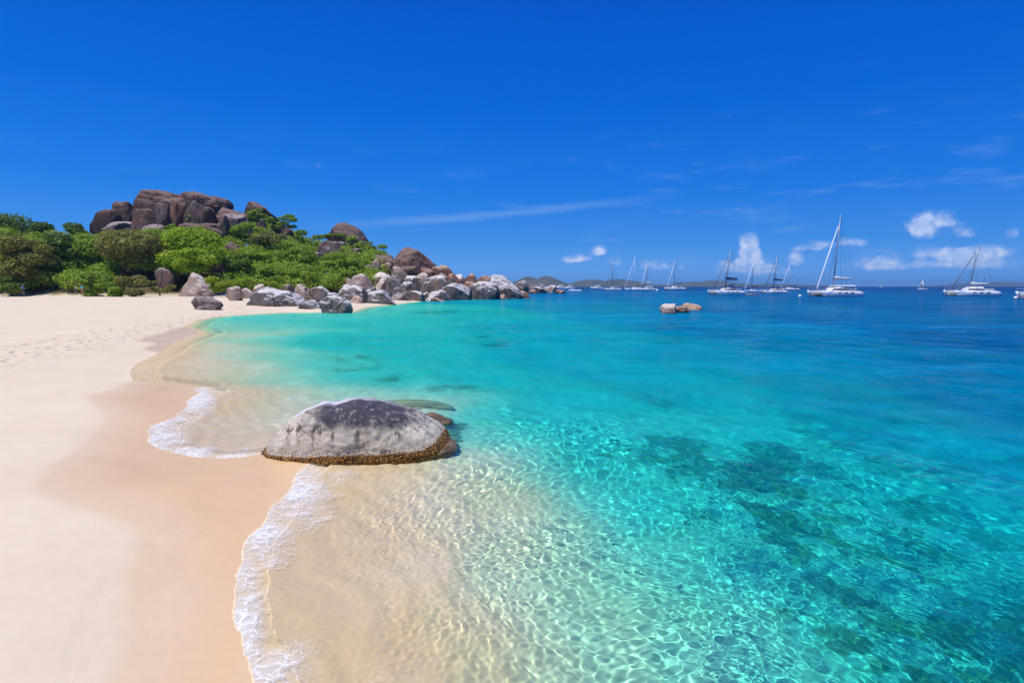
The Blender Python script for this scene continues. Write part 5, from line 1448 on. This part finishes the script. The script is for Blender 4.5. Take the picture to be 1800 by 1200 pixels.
# ------------------------------------------------------------------ people under the trees
skin = simple_mat('skin', (.42, .25, .17, 1), 0.6)
def person(px, py, d, label, shirt, shorts, hairc, pose='stand', turn=0.0):
    r = bpy.data.objects.new('person', None); COL.objects.link(r)
    p = at_d(px, py, d); r.location = (p.x, p.y, float(ground_z(np.array([p.x]), np.array([p.y]))[0])); r.rotation_euler = (0, 0, turn)
    r['label'] = label; r['category'] = 'person'; r['group'] = 'people in the shade of the trees'
    s = 0.0 if pose == 'stand' else 1.0
    # joints of the skeleton
    if pose == 'stand':
        J = {'pel': (0, 0, .93), 'wai': (0, 0, 1.08), 'che': (0, 0.01, 1.32), 'nec': (0, 0, 1.47), 'hd0': (0, -.01, 1.56), 'hd1': (0, -.01, 1.70),
             'shl': (.18, 0, 1.40), 'ell': (.25, .02, 1.13), 'hal': (.23, -.10, .90), 'shr': (-.18, 0, 1.40), 'elr': (-.26, .03, 1.12), 'har': (-.18, -.16, .98),
             'hil': (.10, 0, .88), 'knl': (.12, -.02, .48), 'anl': (.12, .02, .08), 'tol': (.13, -.16, .03), 'hir': (-.10, 0, .88), 'knr': (-.11, -.06, .48), 'anr': (-.12, .03, .08), 'tor': (-.13, -.15, .03)}
    else:
        J = {'pel': (0, 0, .14), 'wai': (0, 0.04, .30), 'che': (0, 0.06, .54), 'nec': (0, 0.03, .68), 'hd0': (0, 0, .77), 'hd1': (0, -.01, .91),
             'shl': (.18, .04, .61), 'ell': (.24, -.10, .42), 'hal': (.14, -.32, .46), 'shr': (-.18, .04, .61), 'elr': (-.24, -.10, .42), 'har': (-.14, -.32, .46),
             'hil': (.10, -.04, .13), 'knl': (.13, -.38, .46), 'anl': (.12, -.52, .08), 'tol': (.12, -.70, .03), 'hir': (-.10, -.04, .13), 'knr': (-.13, -.38, .46), 'anr': (-.12, -.52, .08), 'tor': (-.12, -.70, .03)}
    E = [('pel', 'wai'), ('wai', 'che'), ('che', 'nec'), ('nec', 'hd0'), ('hd0', 'hd1'), ('che', 'shl'), ('shl', 'ell'), ('ell', 'hal'), ('che', 'shr'), ('shr', 'elr'), ('elr', 'har'),
         ('pel', 'hil'), ('hil', 'knl'), ('knl', 'anl'), ('anl', 'tol'), ('pel', 'hir'), ('hir', 'knr'), ('knr', 'anr'), ('anr', 'tor')]
    RR = {'pel': .13, 'wai': .115, 'che': .14, 'nec': .055, 'hd0': .085, 'hd1': .09, 'shl': .065, 'shr': .065, 'ell': .042, 'elr': .042, 'hal': .03, 'har': .03, 'hil': .09, 'hir': .09, 'knl': .058, 'knr': .058, 'anl': .04, 'anr': .04, 'tol': .03, 'tor': .03}
    def skinned(nm, edges, grow, mat, parent):
        keys = []
        for a, b in edges:
            for k in (a, b):
                if k not in keys: keys.append(k)
        me = bpy.data.meshes.new(nm)
        me.from_pydata([J[k] for k in keys], [(keys.index(a), keys.index(b)) for a, b in edges], [])
        o = link(nm, me, mat, parent)
        md = o.modifiers.new('skin', 'SKIN'); sv_ = me.skin_vertices[0].data
        for i, k in enumerate(keys): sv_[i].radius = (RR[k] * grow, RR[k] * grow * (0.85 if k in ('pel', 'wai', 'che') else 1))
        sv_[0].use_root = True
        sb = o.modifiers.new('sub', 'SUBSURF'); sb.levels = 2; sb.render_levels = 2
        me.materials.clear(); me.materials.append(mat)
        return o
    skinned('body', E, 1.0, skin, r)
    J['shl2'] = tuple(np.array(J['shl']) * .5 + np.array(J['ell']) * .5); J['shr2'] = tuple(np.array(J['shr']) * .5 + np.array(J['elr']) * .5); RR['shl2'] = .06; RR['shr2'] = .06
    skinned('shirt', [('pel', 'wai'), ('wai', 'che'), ('che', 'shl'), ('shl', 'shl2'), ('che', 'shr'), ('shr', 'shr2')], 1.16, shirt, r)
    skinned('shorts', [('pel', 'hil'), ('hil', 'knl'), ('pel', 'hir'), ('hir', 'knr')], 1.22, shorts, r)
    P, f = ICO[4]
    q = P * np.array([.105, .115, .10]) + np.array(J['hd1']) + np.array([0, .025, .02])
    q = q[:]
    link('hair', np_mesh('hair', q, f), hairc, r)
    hd = np.array(J['hd0']) * .35 + np.array(J['hd1']) * .65
    for sx in (-1, 1):
        e = P * 0.012 + hd + np.array([sx * .033, -.10, 0])
        link('eye', np_mesh('eye', e, f), hairc, r)
    return r
turq = simple_mat('turquoise_cloth', (.02, .55, .62, 1), 0.8); blue = simple_mat('blue_cloth', (.02, .14, .42, 1), 0.8); whitec = simple_mat('white_cloth', (.75, .72, .70, 1), 0.8)
coral = simple_mat('coral_cloth', (.55, .16, .10, 1), 0.8); darkc = simple_mat('dark_cloth', (.05, .05, .07, 1), 0.8); hairm = simple_mat('brown_hair', (.05, .03, .02, 1), 0.8)
person(145, 520, 98, 'person in turquoise top and coral shorts standing under the trees', turq, coral, hairm, 'stand', 0.3)
person(134, 520, 99, 'person in white top standing beside the one in turquoise', whitec, darkc, hairm, 'stand', -0.8)
person(41, 519, 103, 'person in blue top standing in the shade at the far left', blue, darkc, hairm, 'stand', 0.6)

# ------------------------------------------------------------------ sea air: one closed box of even haze round camera and scene
hm = bpy.data.materials.new('sea_haze'); hm.use_nodes = True; hm.node_tree.nodes.clear()
hn = NT(hm.node_tree); ho = hn.node('ShaderNodeOutputMaterial')
pv = hn.node('ShaderNodeVolumePrincipled'); pv.inputs['Color'].default_value = (0.38, 0.72, 1.0, 1); pv.inputs['Density'].default_value = 0.00016; pv.inputs['Anisotropy'].default_value = 0.3
hn.l.new(pv.outputs[0], ho.inputs['Volume'])
bm = bmesh.new(); bmesh.ops.create_cube(bm, size=1)
for v in bm.verts: v.co = Vector((v.co.x * 14400, v.co.y * 14400, (v.co.z + .5) * 84 - 19))
me = bpy.data.meshes.new('haze'); bm.to_mesh(me); bm.free()
link('haze', me, hm, kind='stuff', label='thin bluish sea haze over the far water', cat='haze')
